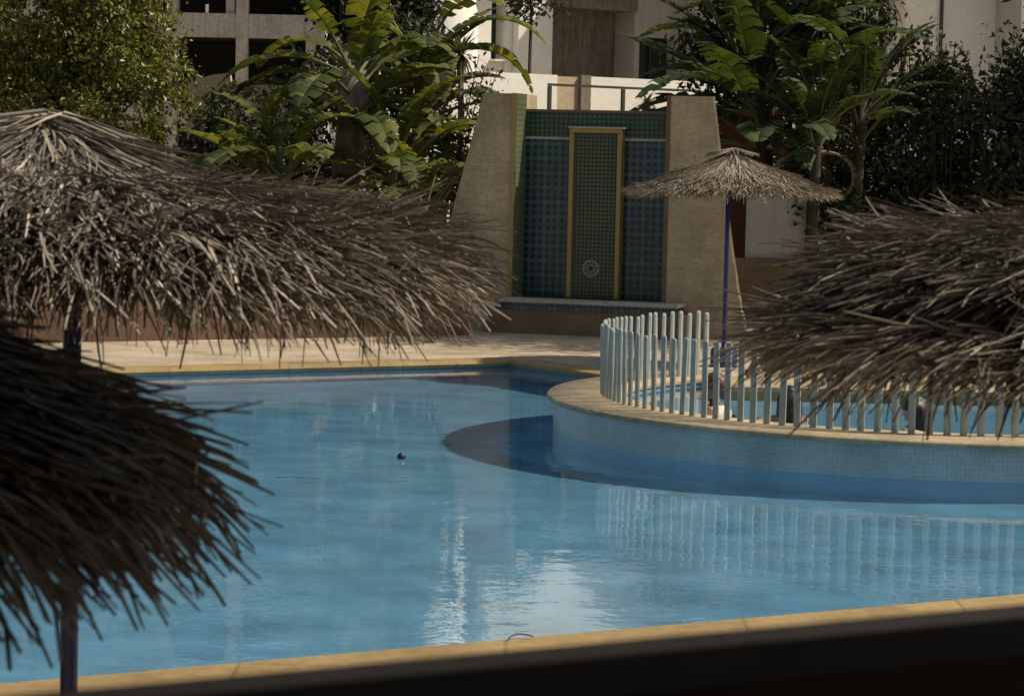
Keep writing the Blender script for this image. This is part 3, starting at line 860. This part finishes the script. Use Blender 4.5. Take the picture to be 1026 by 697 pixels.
def banana(label, px, Y, htop_py, seed, mats, nleaf, lean=0.0, tr=0.12, lw=(0.9, 0.42), azs=None, trunk_py=None, group=None, els=(0.9, 1.45), bends=(1.3, 2.3), nd=2):
    rng = random.Random(seed)
    b0 = at(px, 250, Y); loc = Vector((b0.x, Y, DECK))
    tp = at(px, htop_py, Y)
    t = thing('banana_plant', label, 'plant', loc, 0, group)
    hgt = tp.z - DECK
    mb = MB(); pts = [Vector((lean * (i / 6) ** 1.5, 0, hgt * i / 6)) for i in range(7)]
    mb.tube(pts, [tr * (1.15 - .45 * i / 6) * (1 + 0.05 * (i % 2)) for i in range(7)], 10)
    mb.build('trunk', mats[2], t)
    lf = MB()
    for k in range(nleaf):
        az = (azs[k % len(azs)] if azs else 2 * PI * k / nleaf) + rng.uniform(-.35, .35)
        el = rng.uniform(*els); i = rng.uniform(0.72, 1.0)
        p = Vector((lean * i ** 1.5, 0, hgt * i))
        banana_leaf(lf, p, az, rng.uniform(.5, .95), lw[0] * rng.uniform(.8, 1.25), lw[1] * rng.uniform(.85, 1.2), el, rng.uniform(*bends), rng)
    lf.build('crown', [mats[0], M['petiole']], t)
    if nd:
        df = MB()
        for k in range(nd):
            az = rng.uniform(0, 2 * PI)
            banana_leaf(df, Vector((lean * .6, 0, hgt * .8)), az, .35, lw[0] * .7, lw[1] * .5, 0.3, 2.4, rng, tear=.6, fold=.9)
        df.build('dead_leaf', [M['dead'], M['dead']], t)
    return t
BG = (M['banana'], None, M['bark'])
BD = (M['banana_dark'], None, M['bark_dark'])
banana('tall broad leaved plant with a thick pale trunk left of the fountain', 343, 38.6, 70, 21, BG, 20, 0.15, 0.27, (1.3, .66), els=(.5, 1.5), bends=(.7, 1.9))
banana('shorter sunlit broad leaved plant bending towards the left brick pier', 388, 38.0, 165, 22, BG, 19, 0.1, 0.10, (1.1, .58), azs=[0.2, -.5, -1.2, 3.0, 3.6, 1.0], els=(.4, 1.5), bends=(.5, 1.7))
banana('low broad leaved plant rising behind the big left parasol', 292, 37.6, 180, 23, BG, 15, -0.1, 0.09, (1.15, .6), azs=[2.6, 3.3, 3.9, -.4, 1.5, -1.2], els=(.5, 1.5), bends=(.5, 1.6))
banana('broad leaved plant with high leaves arching in front of the round tower', 412, 39.4, 70, 24, BG, 19, 0.1, 0.11, (1.15, .6), azs=[0.1, -.4, .6, 3.2, -1.5, 2.4], els=(.5, 1.5), bends=(.7, 1.8))
banana('sunlit broad leaved plant low beside the thick pale trunk', 425, 37.7, 205, 29, BG, 13, 0.0, 0.07, (.85, .48), els=(.6, 1.5), bends=(.4, 1.4), nd=0)
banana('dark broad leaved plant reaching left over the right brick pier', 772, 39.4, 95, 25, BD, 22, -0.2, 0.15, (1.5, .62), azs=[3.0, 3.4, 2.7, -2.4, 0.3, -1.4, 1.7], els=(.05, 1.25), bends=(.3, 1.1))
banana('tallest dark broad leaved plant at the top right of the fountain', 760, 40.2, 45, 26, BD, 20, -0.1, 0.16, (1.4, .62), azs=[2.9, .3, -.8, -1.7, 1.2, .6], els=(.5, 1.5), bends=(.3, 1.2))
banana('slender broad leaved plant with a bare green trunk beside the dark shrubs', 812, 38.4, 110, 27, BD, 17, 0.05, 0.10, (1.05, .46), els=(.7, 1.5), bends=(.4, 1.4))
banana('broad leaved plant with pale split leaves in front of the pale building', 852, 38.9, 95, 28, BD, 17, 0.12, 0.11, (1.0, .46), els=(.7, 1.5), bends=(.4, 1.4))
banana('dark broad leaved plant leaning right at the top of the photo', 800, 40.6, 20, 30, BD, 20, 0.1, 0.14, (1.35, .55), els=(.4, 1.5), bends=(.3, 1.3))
# trunk-hanging foliage left (high crown above the frame)
o, _ = base_at(350, 20, 42.2)
bush('tall_tree', 'tall dark tree with its crown above the broad leaved plants', 'tree', o,
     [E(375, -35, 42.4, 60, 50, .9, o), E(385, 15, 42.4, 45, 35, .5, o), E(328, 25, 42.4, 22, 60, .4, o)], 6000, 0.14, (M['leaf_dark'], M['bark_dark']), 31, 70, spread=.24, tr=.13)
# spiky plants (yucca like)
def spiky(label, px, py, Y, seed, m, n=70, ln=0.45, tr=0.05, name='yucca', bk='bark'):
    p = at(px, py, Y); loc = Vector((p.x, Y, DECK)); rng = random.Random(seed)
    t = thing(name, label, 'plant', loc); h = p.z - DECK
    MB().tube([(0, 0, 0), (.03, 0, h * .5), (0, 0, h)], [tr * 1.3, tr, tr * .8], 7).build('trunk', M[bk], t)
    mb = MB()
    for k in range(n):
        az = rng.uniform(0, 2 * PI); el = rng.uniform(-.9, 1.4); L = ln * rng.uniform(.7, 1.2)
        hd = Vector((math.cos(az), math.sin(az), 0)); sd_ = Vector((-math.sin(az), math.cos(az), 0)) * 0.028
        q = Vector((0, 0, h)); vs = []
        for i in range(5):
            s_ = i / 4; wv = (1 - s_ ** 2 * .95) * (0.6 + .8 * s_ * (1 - s_))
            vs += [q - sd_ * wv, q + sd_ * wv]
            q = q + (hd * math.cos(el) + Vector((0, 0, math.sin(el)))) * L / 4; el -= .22
        mb.add(vs, [(2 * i, 2 * i + 1, 2 * i + 3, 2 * i + 2) for i in range(4)])
    mb.build('crown', m, t)
    return t
spiky('spiky rosette plant in front of the round white tower', 462, 55, 39, 41, M['leaf_olive'], 80, .45)
spiky('yellow green spiky plant in front of the pale building', 905, 48, 42, 42, M['lime'], 60, .42)
spiky('dry brown crowned palm in front of the pale building', 886, -8, 44, 43, M['dead'], 110, .7, .09, bk='bark_dark')
o = Vector((7.0, 35.0, DECK))  # out of view, added only for its shade
bush('shade_tree', 'unseen loose crowned tree added beyond the right edge to shade the far deck', 'tree', o,
     [(-.1, -.5, 7.7, 1.8, 2.0, 1.0), (.5, .2, 8.2, 1.6, 1.6, .9)], 5600, 0.26, (M['leaf_olive'], M['bark_dark']), 43, 90, spread=.22, aspect=4, tr=.11, trunk_h=6.8)
spiky('small olive spiky tuft on the low wall right of the railing', 648, 104, 45, 44, M['leaf_olive'], 60, .3)
# thin tree in front of the white building
p = at(531, 8, 50.6); o = Vector((p.x, 50.6, DECK))
t = thing('young_tree', 'thin dark stemmed young tree in front of the white pilaster', 'tree', o)
MB().tube([(0, 0, 0), (0.0, 0, 2), (0.03, 0, p.z)], [0.05, 0.045, 0.03], 8).build('trunk', M['bark_dark'], t)
mb = MB(); leaf_cloud(mb, [(0, 0, p.z + .2)], [(.55, .55, .38)], 900, 0.12, 51, 26, spread=.25); mb.build('crown', M['leaf_dark'], t)
# dark shrubs on the right
o, _ = base_at(900, 180, 40)
bush('dark_shrub', 'dark dense shrub with a few upright shoots right of the broad leaved plants', 'shrub', o,
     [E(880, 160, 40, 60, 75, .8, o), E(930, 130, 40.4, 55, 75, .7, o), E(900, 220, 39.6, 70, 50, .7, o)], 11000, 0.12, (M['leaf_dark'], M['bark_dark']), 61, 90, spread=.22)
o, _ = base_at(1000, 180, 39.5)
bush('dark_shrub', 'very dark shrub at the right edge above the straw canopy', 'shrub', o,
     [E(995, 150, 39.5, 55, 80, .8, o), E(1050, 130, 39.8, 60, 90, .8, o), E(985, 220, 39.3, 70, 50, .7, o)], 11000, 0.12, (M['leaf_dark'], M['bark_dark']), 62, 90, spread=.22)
stems = []
rng = random.Random(63)
o, _ = base_at(955, 100, 39.4)
for k in range(16):
    px = rng.uniform(900, 1020); py = rng.uniform(28, 75)
    stems.append([Vector((at(px, 250, 39.4).x, 39.4 + rng.uniform(-.3, .3), DECK)), at(px + rng.uniform(-6, 6), 140, 39.4), at(px + rng.uniform(-4, 4), 95, 39.4), at(px + rng.uniform(-8, 8), py, 39.4)])
stem_shrub('upright dark shoots standing above the shrubs against the pale building', o, stems, (M['leaf_dark'], M['bark_dark']), 64, name='tall_shrub', per=110, size=.12, spread=.09)
o, _ = base_at(800, 225, 38.8)
bush('dark_shrub', 'low dark shrub under the far parasol beside the garden wall', 'shrub', o,
     [E(800, 190, 38.9, 30, 45, .3, o), E(835, 200, 38.7, 30, 60, .3, o)], 3200, 0.10, (M['leaf_dark'], M['bark_dark']), 65, 40, spread=.22, tr=.04)
o, _ = base_at(770, 100, 41.6)
bush('dark_shrub', 'tall dark foliage mass behind the dark broad leaved plants', 'shrub', o,
     [E(745, 60, 41.6, 60, 70, .5, o), E(800, 110, 41.4, 60, 90, .5, o), E(845, 60, 41.8, 45, 70, .5, o)], 9000, 0.13, (M['leaf_dark'], M['bark_dark']), 66, 110, spread=.22)
# unseen trees, added beyond the right edge to shade the shrubs
for i, (x, y, h, lab) in enumerate(((9.6, 38.5, 7.0, 'unseen big dark tree added beyond the right edge to shade the shrubs'), (12.0, 42.0, 8.0, 'farther unseen big dark tree added beyond the right edge for its shade'))):
    bush('unseen_shade_tree', lab, 'tree', Vector((x, y, DECK)), [(0, 0, h * .72, 1.7, 1.6, h * .26), (.3, -.4, h * .5, 1.5, 1.4, h * .2)], 7000, 0.17, (M['leaf_dark'], M['bark_dark']), 70 + i, 80, spread=.24, tr=.15)
# soil beds
mb = MB()
def bed(pts): mb.add([Vector((p.x, p.y, DECK + .006)) for p in pts], [(0, 1, 2, 3)])
bed([a + q * .34, b + q * .34, b + q * 9, a + q * 9])
bed([Vector((2.9, 37.6, 0)), Vector((14, 36.5, 0)), Vector((16, 50, 0)), Vector((2.9, 50, 0))])
struct(mb.build('garden_bed', M['soil']), 'bare soil of the planting beds behind the deck')

# ================================================================== PARASOLS
def reeds(mb, g, n, r_rng, z_fn, z_off, L_rng, el, el_sd, yaw_sd, w0, droop=.25, taper=.5, segs=4, bias=.6, sl=True, shift=(0, 0)):
    """cut reeds lying or standing outwards round a centre; every reed a thin 3-sided stick"""
    az = g.uniform(0, 2 * PI, n)
    # reeds come in bundles: neighbours share some of their lean
    kb = np.floor(az / (2 * PI) * 150).astype(int)
    r0_ = r_rng[0] + (r_rng[1] - r_rng[0]) * g.random(n) ** bias
    cell = kb * 40 + np.floor(r0_ / .12).astype(int)
    by = g.normal(0, 1, 20000)[cell] * yaw_sd * .7; be = g.normal(0, 1, 20000)[cell] * el_sd * .6
    L = g.uniform(*L_rng, n); wv = w0 * g.uniform(.55, 1.4, n)
    yaw = az + by + g.normal(0, yaw_sd * .7, n)
    p = np.stack([r0_ * np.cos(az) + shift[0], r0_ * np.sin(az) + shift[1], z_fn(r0_) + g.uniform(*z_off, n)], 1)
    slope = np.arctan((z_fn(r0_ + .06) - z_fn(r0_ - .06)) / .12) if sl else 0
    e = slope + el + be + g.normal(0, el_sd * .8, n)
    hd = np.stack([np.cos(yaw), np.sin(yaw), np.zeros(n)], 1); sv = np.stack([-np.sin(yaw), np.cos(yaw), np.zeros(n)], 1)
    upv = np.array([0, 0, 1.0]); curl = g.normal(0, .16, n); dr = droop * g.uniform(-.4, 1.9, n)
    kink = (g.random(n) < .28) * g.normal(0, .55, n); kinkz = (g.random(n) < .2) * g.normal(-.15, .45, n); kat = g.integers(1, segs, n)
    rings = []
    for i in range(segs + 1):
        t_ = i / segs; w_ = wv * (1 - taper * t_ ** 2)
        for k in range(3):
            a = 2 * PI * k / 3 + .5
            rings.append(p + sv * (np.cos(a) * w_)[:, None] * .5 + (upv * np.cos(e)[:, None] - hd * np.sin(e)[:, None]) * (np.sin(a) * w_)[:, None] * .4)
        d = hd * np.cos(e)[:, None] + upv * np.sin(e)[:, None] + sv * (curl * t_)[:, None]
        p = p + d * (L / segs)[:, None]; e = e - dr / segs + kinkz * (kat == i)
        turn = kink * (kat == i); hd = hd * np.cos(turn)[:, None] + sv * np.sin(turn)[:, None]; sv = np.stack([-hd[:, 1], hd[:, 0], np.zeros(n)], 1)
    vs = np.stack(rings, 1).reshape(-1, 3); base = np.arange(n) * 3 * (segs + 1); fs = []
    for i in range(segs):
        for k in range(3):
            k2 = (k + 1) % 3
            fs.append(np.stack([base + i * 3 + k, base + i * 3 + k2, base + i * 3 + 3 + k2, base + i * 3 + 3 + k], 1))
    mb.arrays(vs, np.concatenate(fs), 0, False)
    e_ = base + segs * 3
    mb.f.extend(map(tuple, (np.stack([e_, e_ + 1, e_ + 2], 1) + (len(mb.v) - len(vs))).tolist())); mb.m.extend([0] * n); mb.sm.extend([False] * n)
def cone_fn(prof):
    rs = np.array([p[0] for p in prof]); zs = np.array([p[1] for p in prof])
    return lambda r: np.interp(r, rs, zs)
def parasol(label, loc, prof, tiers, m, pm, seed, n_top, w0, top_L=(.14, .36), knot=1.0, lean=0.0, mat_drop=.09, yaw_sd=.45, pole_r=.026, hang=0, hang_L=(.15, .4), foot=True, tilt=(0, 0)):
    """prof: upper surface (r, z); tiers: (r0, r1, z0, z1, len0, len1, el, el_sd, n) brushes of reed ends round the rim"""
    g = np.random.default_rng(seed)
    t = thing('straw_parasol', label, 'parasol', loc, 0, 'straw parasols round the pools')
    mb = MB(); fn = cone_fn(prof); rm = prof[-1][0]
    nn = 48; vs = []; fs = []
    for r in np.linspace(.01, rm * .93, 8):
        for k in range(nn):
            th = 2 * PI * k / nn; vs.append((r * math.cos(th), r * math.sin(th), float(fn(r)) - mat_drop * (.4 + .6 * r / rm)))
    for i in range(7):
        for k in range(nn): fs.append((i * nn + k, i * nn + (k + 1) % nn, (i + 1) * nn + (k + 1) % nn, (i + 1) * nn + k))
    mb.add(vs, fs, 0, True)
    wk = 1.6
    n_top = int(n_top * wk); w0 = w0 * .82; top_L = (top_L[0] * .8, top_L[1] * .85); hang = int(hang * 1.3)
    reeds(mb, g, n_top, (.03, rm), fn, (-.055, .01), top_L, .05, .13, yaw_sd, w0, .15)
    reeds(mb, g, int(n_top * .35), (.02, rm * .5), fn, (-.03, .012), (.3, .5), .03, .05, .18, w0, .12)
    for r0_, r1_, z0, z1, l0, l1, el, esd, n in tiers:
        zz = lambda r, z0=z0, z1=z1: np.asarray(r) * 0 + (z0 + z1) / 2
        reeds(mb, g, int(n * wk), (r0_, r1_), zz, (-(z1 - z0) / 2, (z1 - z0) / 2), (l0, l1), el, esd, yaw_sd * .75, w0, .3, sl=False)
    if hang:
        z0 = tiers[0][2]
        reeds(mb, g, hang, (rm - .25, rm - .06), lambda r: np.asarray(r) * 0 + z0 + .03, (-.03, .05), hang_L, -1.15, .25, .8, w0 * .9, .35, sl=False)
    zt = prof[0][1]
    Tm = Matrix.Translation((0, 0, zt - .1)) @ Matrix.Rotation(tilt[0], 4, 'Y') @ Matrix.Rotation(tilt[1], 4, 'X') @ Matrix.Translation((0, 0, .1 - zt))
    mb.build('canopy', m, t).matrix_local = Tm
    kb = MB()
    for k in range(int(34 * knot)):     # bundle of reeds twisted and tied over the peak
        a = g.normal(PI, .55) if k % 3 else g.uniform(0, 2 * PI)
        d = Vector((math.cos(a), math.sin(a), 0)); q_ = Vector((-d.y, d.x, 0)); ph = g.uniform(-.12, .12); hh = g.uniform(-.015, .03)
        kb.tube([Vector((0, 0, zt - .03)) - d * .26 + q_ * ph, Vector((0, 0, zt + hh * .7)) - d * .1 + q_ * ph * .6, Vector((0, 0, zt + .012 + hh)) + q_ * ph * .5, Vector((0, 0, zt + hh * .6)) + d * .12 + q_ * ph * .9, Vector((0, 0, zt - .05 + hh)) + d * .3 + q_ * ph * 1.6], [w0 * .3, w0 * .5, w0 * .5, w0 * .45, w0 * .3], 5)
    kb.build('knot', m, t).matrix_local = Tm
    pb = MB(); pb.tube([(lean, 0, 0), (lean, 0, zt * .5), (lean, 0, float(fn(abs(lean))) - .05)], pole_r, 14)
    pb.build('pole', pm, t)
    for k in range(8):
        th = 2 * PI * k / 8 + .2; rb = MB()
        rb.tube([(.03 * math.cos(th), .03 * math.sin(th), float(fn(.1)) - mat_drop - .05), (rm * .9 * math.cos(th), rm * .9 * math.sin(th), float(fn(rm * .9)) - mat_drop - .03)], .012, 6)
        rb.build('rib', M['bark_dark'], t).matrix_local = Tm
    if foot:
        bm_ = MB(); bm_.lathe([(.0, 0), (.15, 0), (.155, .02), (.15, .19), (.13, .21), (.03, .215), (.03, .3)], 24, (lean, 0))
        bm_.build('foot', M['blue'], t)
    return t
# far parasol by the paddling pool
pf = gnd(724, 367, DECK)
parasol('small far straw parasol on a blue pole beside the fountain', Vector((pf.x + .055, pf.y, DECK)),
        [(0, 2.43), (.1, 2.385), (.28, 2.30), (.57, 2.195), (.8, 2.105), (1.06, 2.03)],
        [(.85, 1.08, 1.985, 2.02, .12, .24, -.16, .14, 1300), (.75, 1.0, 2.0, 2.04, .14, .26, -.16, .13, 1000)],
        M['straw_pale'], M['blue'], 81, 4200, .013, top_L=(.1, .26), lean=-.045, mat_drop=.05, hang=90, hang_L=(.05, .13))
# big lit parasol at the left
pl_ = at(47, 300, 7.75)
parasol('large sunlit straw parasol over the left side of the pool', Vector((pl_.x, pl_.y, DECK)),
        [(0, 2.40), (.13, 2.37), (.25, 2.315), (.44, 2.26), (.67, 2.235), (.9, 2.20), (1.05, 2.14)],
        [(.82, 1.05, 1.99, 2.05, .14, .26, -.45, .24, 1300), (.84, 1.10, 2.02, 2.09, .18, .32, -.28, .22, 1600), (.82, 1.08, 2.07, 2.14, .2, .34, -.10, .22, 1500), (.76, 1.0, 2.11, 2.18, .18, .32, .08, .22, 900)],
        M['straw'], M['navy'], 82, 5600, .0105, lean=.075, mat_drop=.14, hang=150, hang_L=(.10, .30), tilt=(R_(2.0), 0))
# right parasol, two clear tiers
pr2 = at(1244, 300, 6.75)
parasol('two tiered straw parasol at the right over the paddling pool', Vector((pr2.x, pr2.y, DECK)),
        [(0, 2.36), (.13, 2.32), (.3, 2.24), (.55, 2.20), (.8, 2.165), (.92, 2.10)],
        [(.86, 1.06, 1.885, 1.93, .14, .24, -.32, .2, 1000), (.82, 1.05, 1.90, 1.97, .18, .34, -.12, .16, 2400), (.45, .68, 2.03, 2.08, .18, .28, -.12, .15, 1500), (.66, .86, 1.95, 2.02, .14, .24, -.2, .15, 1800), (.66, .88, 2.04, 2.12, .22, .36, -.06, .16, 1500), (.55, .82, 2.11, 2.17, .18, .32, .06, .2, 700)],
        M['straw'], M['navy'], 83, 4600, .0105, mat_drop=.13, hang=60, hang_L=(.12, .28))
# near dark parasol, lower left
pd_ = at(-612, 410, 3.85)
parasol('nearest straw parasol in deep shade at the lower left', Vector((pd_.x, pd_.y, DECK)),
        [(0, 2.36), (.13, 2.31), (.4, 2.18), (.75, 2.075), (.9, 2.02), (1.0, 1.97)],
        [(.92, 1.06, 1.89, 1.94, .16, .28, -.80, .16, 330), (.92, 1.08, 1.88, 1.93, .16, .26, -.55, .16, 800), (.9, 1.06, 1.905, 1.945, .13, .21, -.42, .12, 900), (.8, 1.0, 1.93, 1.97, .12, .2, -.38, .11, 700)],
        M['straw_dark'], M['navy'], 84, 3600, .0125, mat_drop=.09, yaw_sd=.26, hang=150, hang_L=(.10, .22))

# ================================================================== PEOPLE IN THE PADDLING POOL
def person(label, loc, rz, verts, edges, radii, skin, parts, head):
    t = thing('person', label, 'person', loc, rz)
    me = bpy.data.meshes.new('body'); me.from_pydata(verts, edges, [])
    o = bpy.data.objects.new('body', me); C.objects.link(o); o.parent = t
    me.materials.append(skin)
    for p in me.polygons: p.use_smooth = True
    m1 = o.modifiers.new('skin', 'SKIN'); m1.use_smooth_shade = True
    for i, r in enumerate(radii):
        sv = me.skin_vertices[0].data[i]; sv.radius = r if isinstance(r, tuple) else (r, r)
    me.skin_vertices[0].data[0].use_root = True
    m2 = o.modifiers.new('sub', 'SUBSURF'); m2.levels = 2; m2.render_levels = 2
    return t
def ellip(mb, c, r, n=14, mi=0, cut=-1.0):
    prof = []
    for i in range(n + 1):
        ph = -PI / 2 + PI * i / n
        if math.sin(ph) >= cut: prof.append((max(math.cos(ph), .001), math.sin(ph)))
    k0 = len(mb.v); mb.lathe(prof, 18, (0, 0), mi)
    mb.v[k0:] = [(c[0] + x * r[0], c[1] + y * r[1], c[2] + z * r[2]) for x, y, z in mb.v[k0:]]
# skeleton of a seated bather facing +Y (local), pelvis at origin
SK_V = [(0, 0, .08), (0, -.02, .25), (0, -.01, .40), (0, 0, .47), (0, .02, .53), (0, .03, .60), (0, .035, .68),
        (.15, 0, .43), (.24, .06, .27), (.22, .22, .14), (.21, .30, .11),
        (-.15, 0, .43), (-.24, .06, .27), (-.22, .22, .14), (-.21, .30, .11),
        (.09, .05, .06), (.13, .36, .12), (.13, .62, -.02), (.14, .74, .0),
        (-.09, .05, .06), (-.13, .36, .12), (-.13, .62, -.02), (-.14, .74, .0), (0, .125, .605)]
SK_E = [(0, 1), (1, 2), (2, 3), (3, 4), (4, 5), (5, 6), (2, 7), (7, 8), (8, 9), (9, 10), (2, 11), (11, 12), (12, 13), (13, 14), (0, 15), (15, 16), (16, 17), (17, 18), (0, 19), (19, 20), (20, 21), (21, 22), (5, 23)]
SK_R = [(.14, .11), (.12, .09), (.13, .09), (.07, .065), (.05, .05), (.078, .09), (.06, .075), .055, .04, .032, .03, .055, .04, .032, .03, .085, .06, .045, .035, .085, .06, .045, .035, .015]
KW = KZ - 0.085
def bather(label, px, py, hair, cloth, skin, face_rz, sc, hair_long, arm=None):
    p = gnd(px, py, KW)
    loc = Vector((p.x, p.y, -0.17))
    vs = [list(v) for v in SK_V]
    if arm == 'reach':      # left arm laid along the rim
        vs[11:15] = [[-.15, -.03, .43], [-.36, -.10, .40], [-.58, -.13, .40], [-.67, -.14, .395]]
        vs[11] = [-.15, -.02, .43]
    if arm == 'prop':
        vs[7:11] = [[.15, 0, .43], [.25, -.06, .30], [.27, -.10, .13], [.28, -.04, .05]]
    vs = [[c * sc for c in v] for v in vs]
    rs = [tuple(c * sc for c in r) if isinstance(r, tuple) else r * sc for r in SK_R]
    t = person(label, loc, face_rz, vs, SK_E, rs, skin, None, None)
    mb = MB(); ellip(mb, (0, .005 * sc, .645 * sc), (.098 * sc, .112 * sc, .115 * sc), cut=-.35)
    if hair_long:
        g = random.Random(9)
        for k in range(46):
            a = PI + PI * (k / 45) ; x = .085 * math.cos(a) * sc; y = (.09 * math.sin(a) - .005) * sc
            mb.tube([(x * .7, y * .8, .72 * sc), (x * 1.15, y * 1.15, .62 * sc), (x * 1.25, y * 1.2 - .01 * sc, .50 * sc), (x * 1.1 + g.uniform(-.02, .02), y * 1.1 - .02 * sc, (.36 + g.uniform(-.04, .04)) * sc)], [.02 * sc, .022 * sc, .018 * sc, .005 * sc], 6)
    mb.build('hair', hair, t)
    if cloth is not None:
        mb = MB()
        prof = [(.155, .08), (.15, .2), (.148, .3), (.165, .38), (.16, .43), (.11, .462), (.07, .475)]
        k0 = len(mb.v); mb.lathe([(r * sc, z * sc) for r, z in prof], 24)
        mb.v[k0:] = [(x * 1.12, y * .80 - .012 * sc, z) for x, y, z in mb.v[k0:]]
        mb.build('swim_shirt', cloth, t)
    # eyes and mouth, small but there
    for s_ in (-1, 1):
        eb = MB(); ellip(eb, (s_ * .032 * sc, .118 * sc, .632 * sc), (.011 * sc, .007 * sc, .007 * sc), 6); eb.build('eye', M['hair_black'], t)
    eb = MB(); ellip(eb, (0, .118 * sc, .568 * sc), (.022 * sc, .007 * sc, .006 * sc), 6); eb.build('mouth', M['terracotta'], t)
    return t
bather('brown haired child in a white top sitting at the left of the paddling pool', 716, 416, M['hair_brown'], M['cloth_white'], M['skin'], R_(70), 1.0, False, 'prop')
bather('black haired bather with one arm stretched along the paddling pool rim', 790, 421, M['hair_black'], None, M['skin'], R_(8), .9, True, 'reach')
bather('long haired bather in a cream top at the right of the paddling pool', 916, 433, M['hair_black'], M['cloth_cream'], M['skin_pale'], R_(55), .92, True, 'prop')

# ================================================================== TERRACE THE PHOTO IS TAKEN FROM
tb = thing('terrace_building', 'shaded terrace with a dark ledge in the foreground', 'building', (0, 0, 0))
def bt_(name, m, u0_, u1, v0, v1, z0, z1, par=tb, bev=0):
    Mx = Matrix(((U.x, V.x, 0, 0), (U.y, V.y, 0, 0), (0, 0, 1, 0), (0, 0, 0, 1)))
    return MB().box(u0_, u1, v0, v1, z0, z1, Mx).build(name, m, par, bevel=bev)
LZ = 2.030
vv = gnd(513, 651, LZ); lv = Vector((vv.x, vv.y, 0)).dot(V)
bt_('ledge', M['ledge'], -7, 2.95, lv - 0.17, lv - 0.034, LZ - 0.06, LZ - 0.003, bev=.006)
bt_('ledge_nosing', M['ledge_edge'], -7, 2.95, lv - 0.0335, lv, LZ - 0.05, LZ, bev=.008)
bt_('ledge_drip', M['ledge'], -7, 2.95, lv + 0.001, lv + 0.04, LZ - 0.07, LZ - 0.008, bev=.004)
bt_('parapet', M['ledge'], -7, 2.95, lv - 0.15, lv - 0.02, DECK, LZ - 0.062)
bt_('floor', M['darkcon'], -7, 3.2, -3.2, lv - 0.152, DECK, 0.8)
bt_('shade_roof', M['darkcon'], -8, 3.2, -3.5, 4.8, 3.6, 3.9)  # unseen slab, added and sized to shade the near parasol and ledge
bt_('back_wall', M['darkcon'], -8, 3.2, -3.5, -3.2, DECK, 3.597)  # out of view, put in to make the terrace dark
bt_('side_wall', M['darkcon'], 2.96, 3.2, -3.197, -0.6, DECK, 3.597)  # unseen wall, added to keep light off the terrace
for uu in (-7.5,):
    bt_('roof_post', M['concrete'], uu, uu + .25, 4.3, 4.55, DECK, 3.597)

# small things
p1 = gnd(522, 639, DECK + 0.03)
mb = MB(); mb.tube([p1 + U * (-.07 + .14 * k / 10) + V * (0.03 * math.sin(PI * k / 10)) + Vector((0, 0, .004 + 0.012 * math.sin(PI * k / 10))) for k in range(11)], .004, 6)
tag(mb.build('wire_loop', M['rail']), 'thin dark wire loop lying on the near ochre coping', 'wire')
p2 = gnd(402, 457, 0.02)
mb = MB(); mb.lathe([(.001, -.02), (.025, -.012), (.034, .010), (.032, .03), (.02, .045), (.001, .05)], 16, (p2.x, p2.y))
tag(mb.build('pool_float', M['navy']), 'small dark round float on the water left of the curved shadow', 'float')
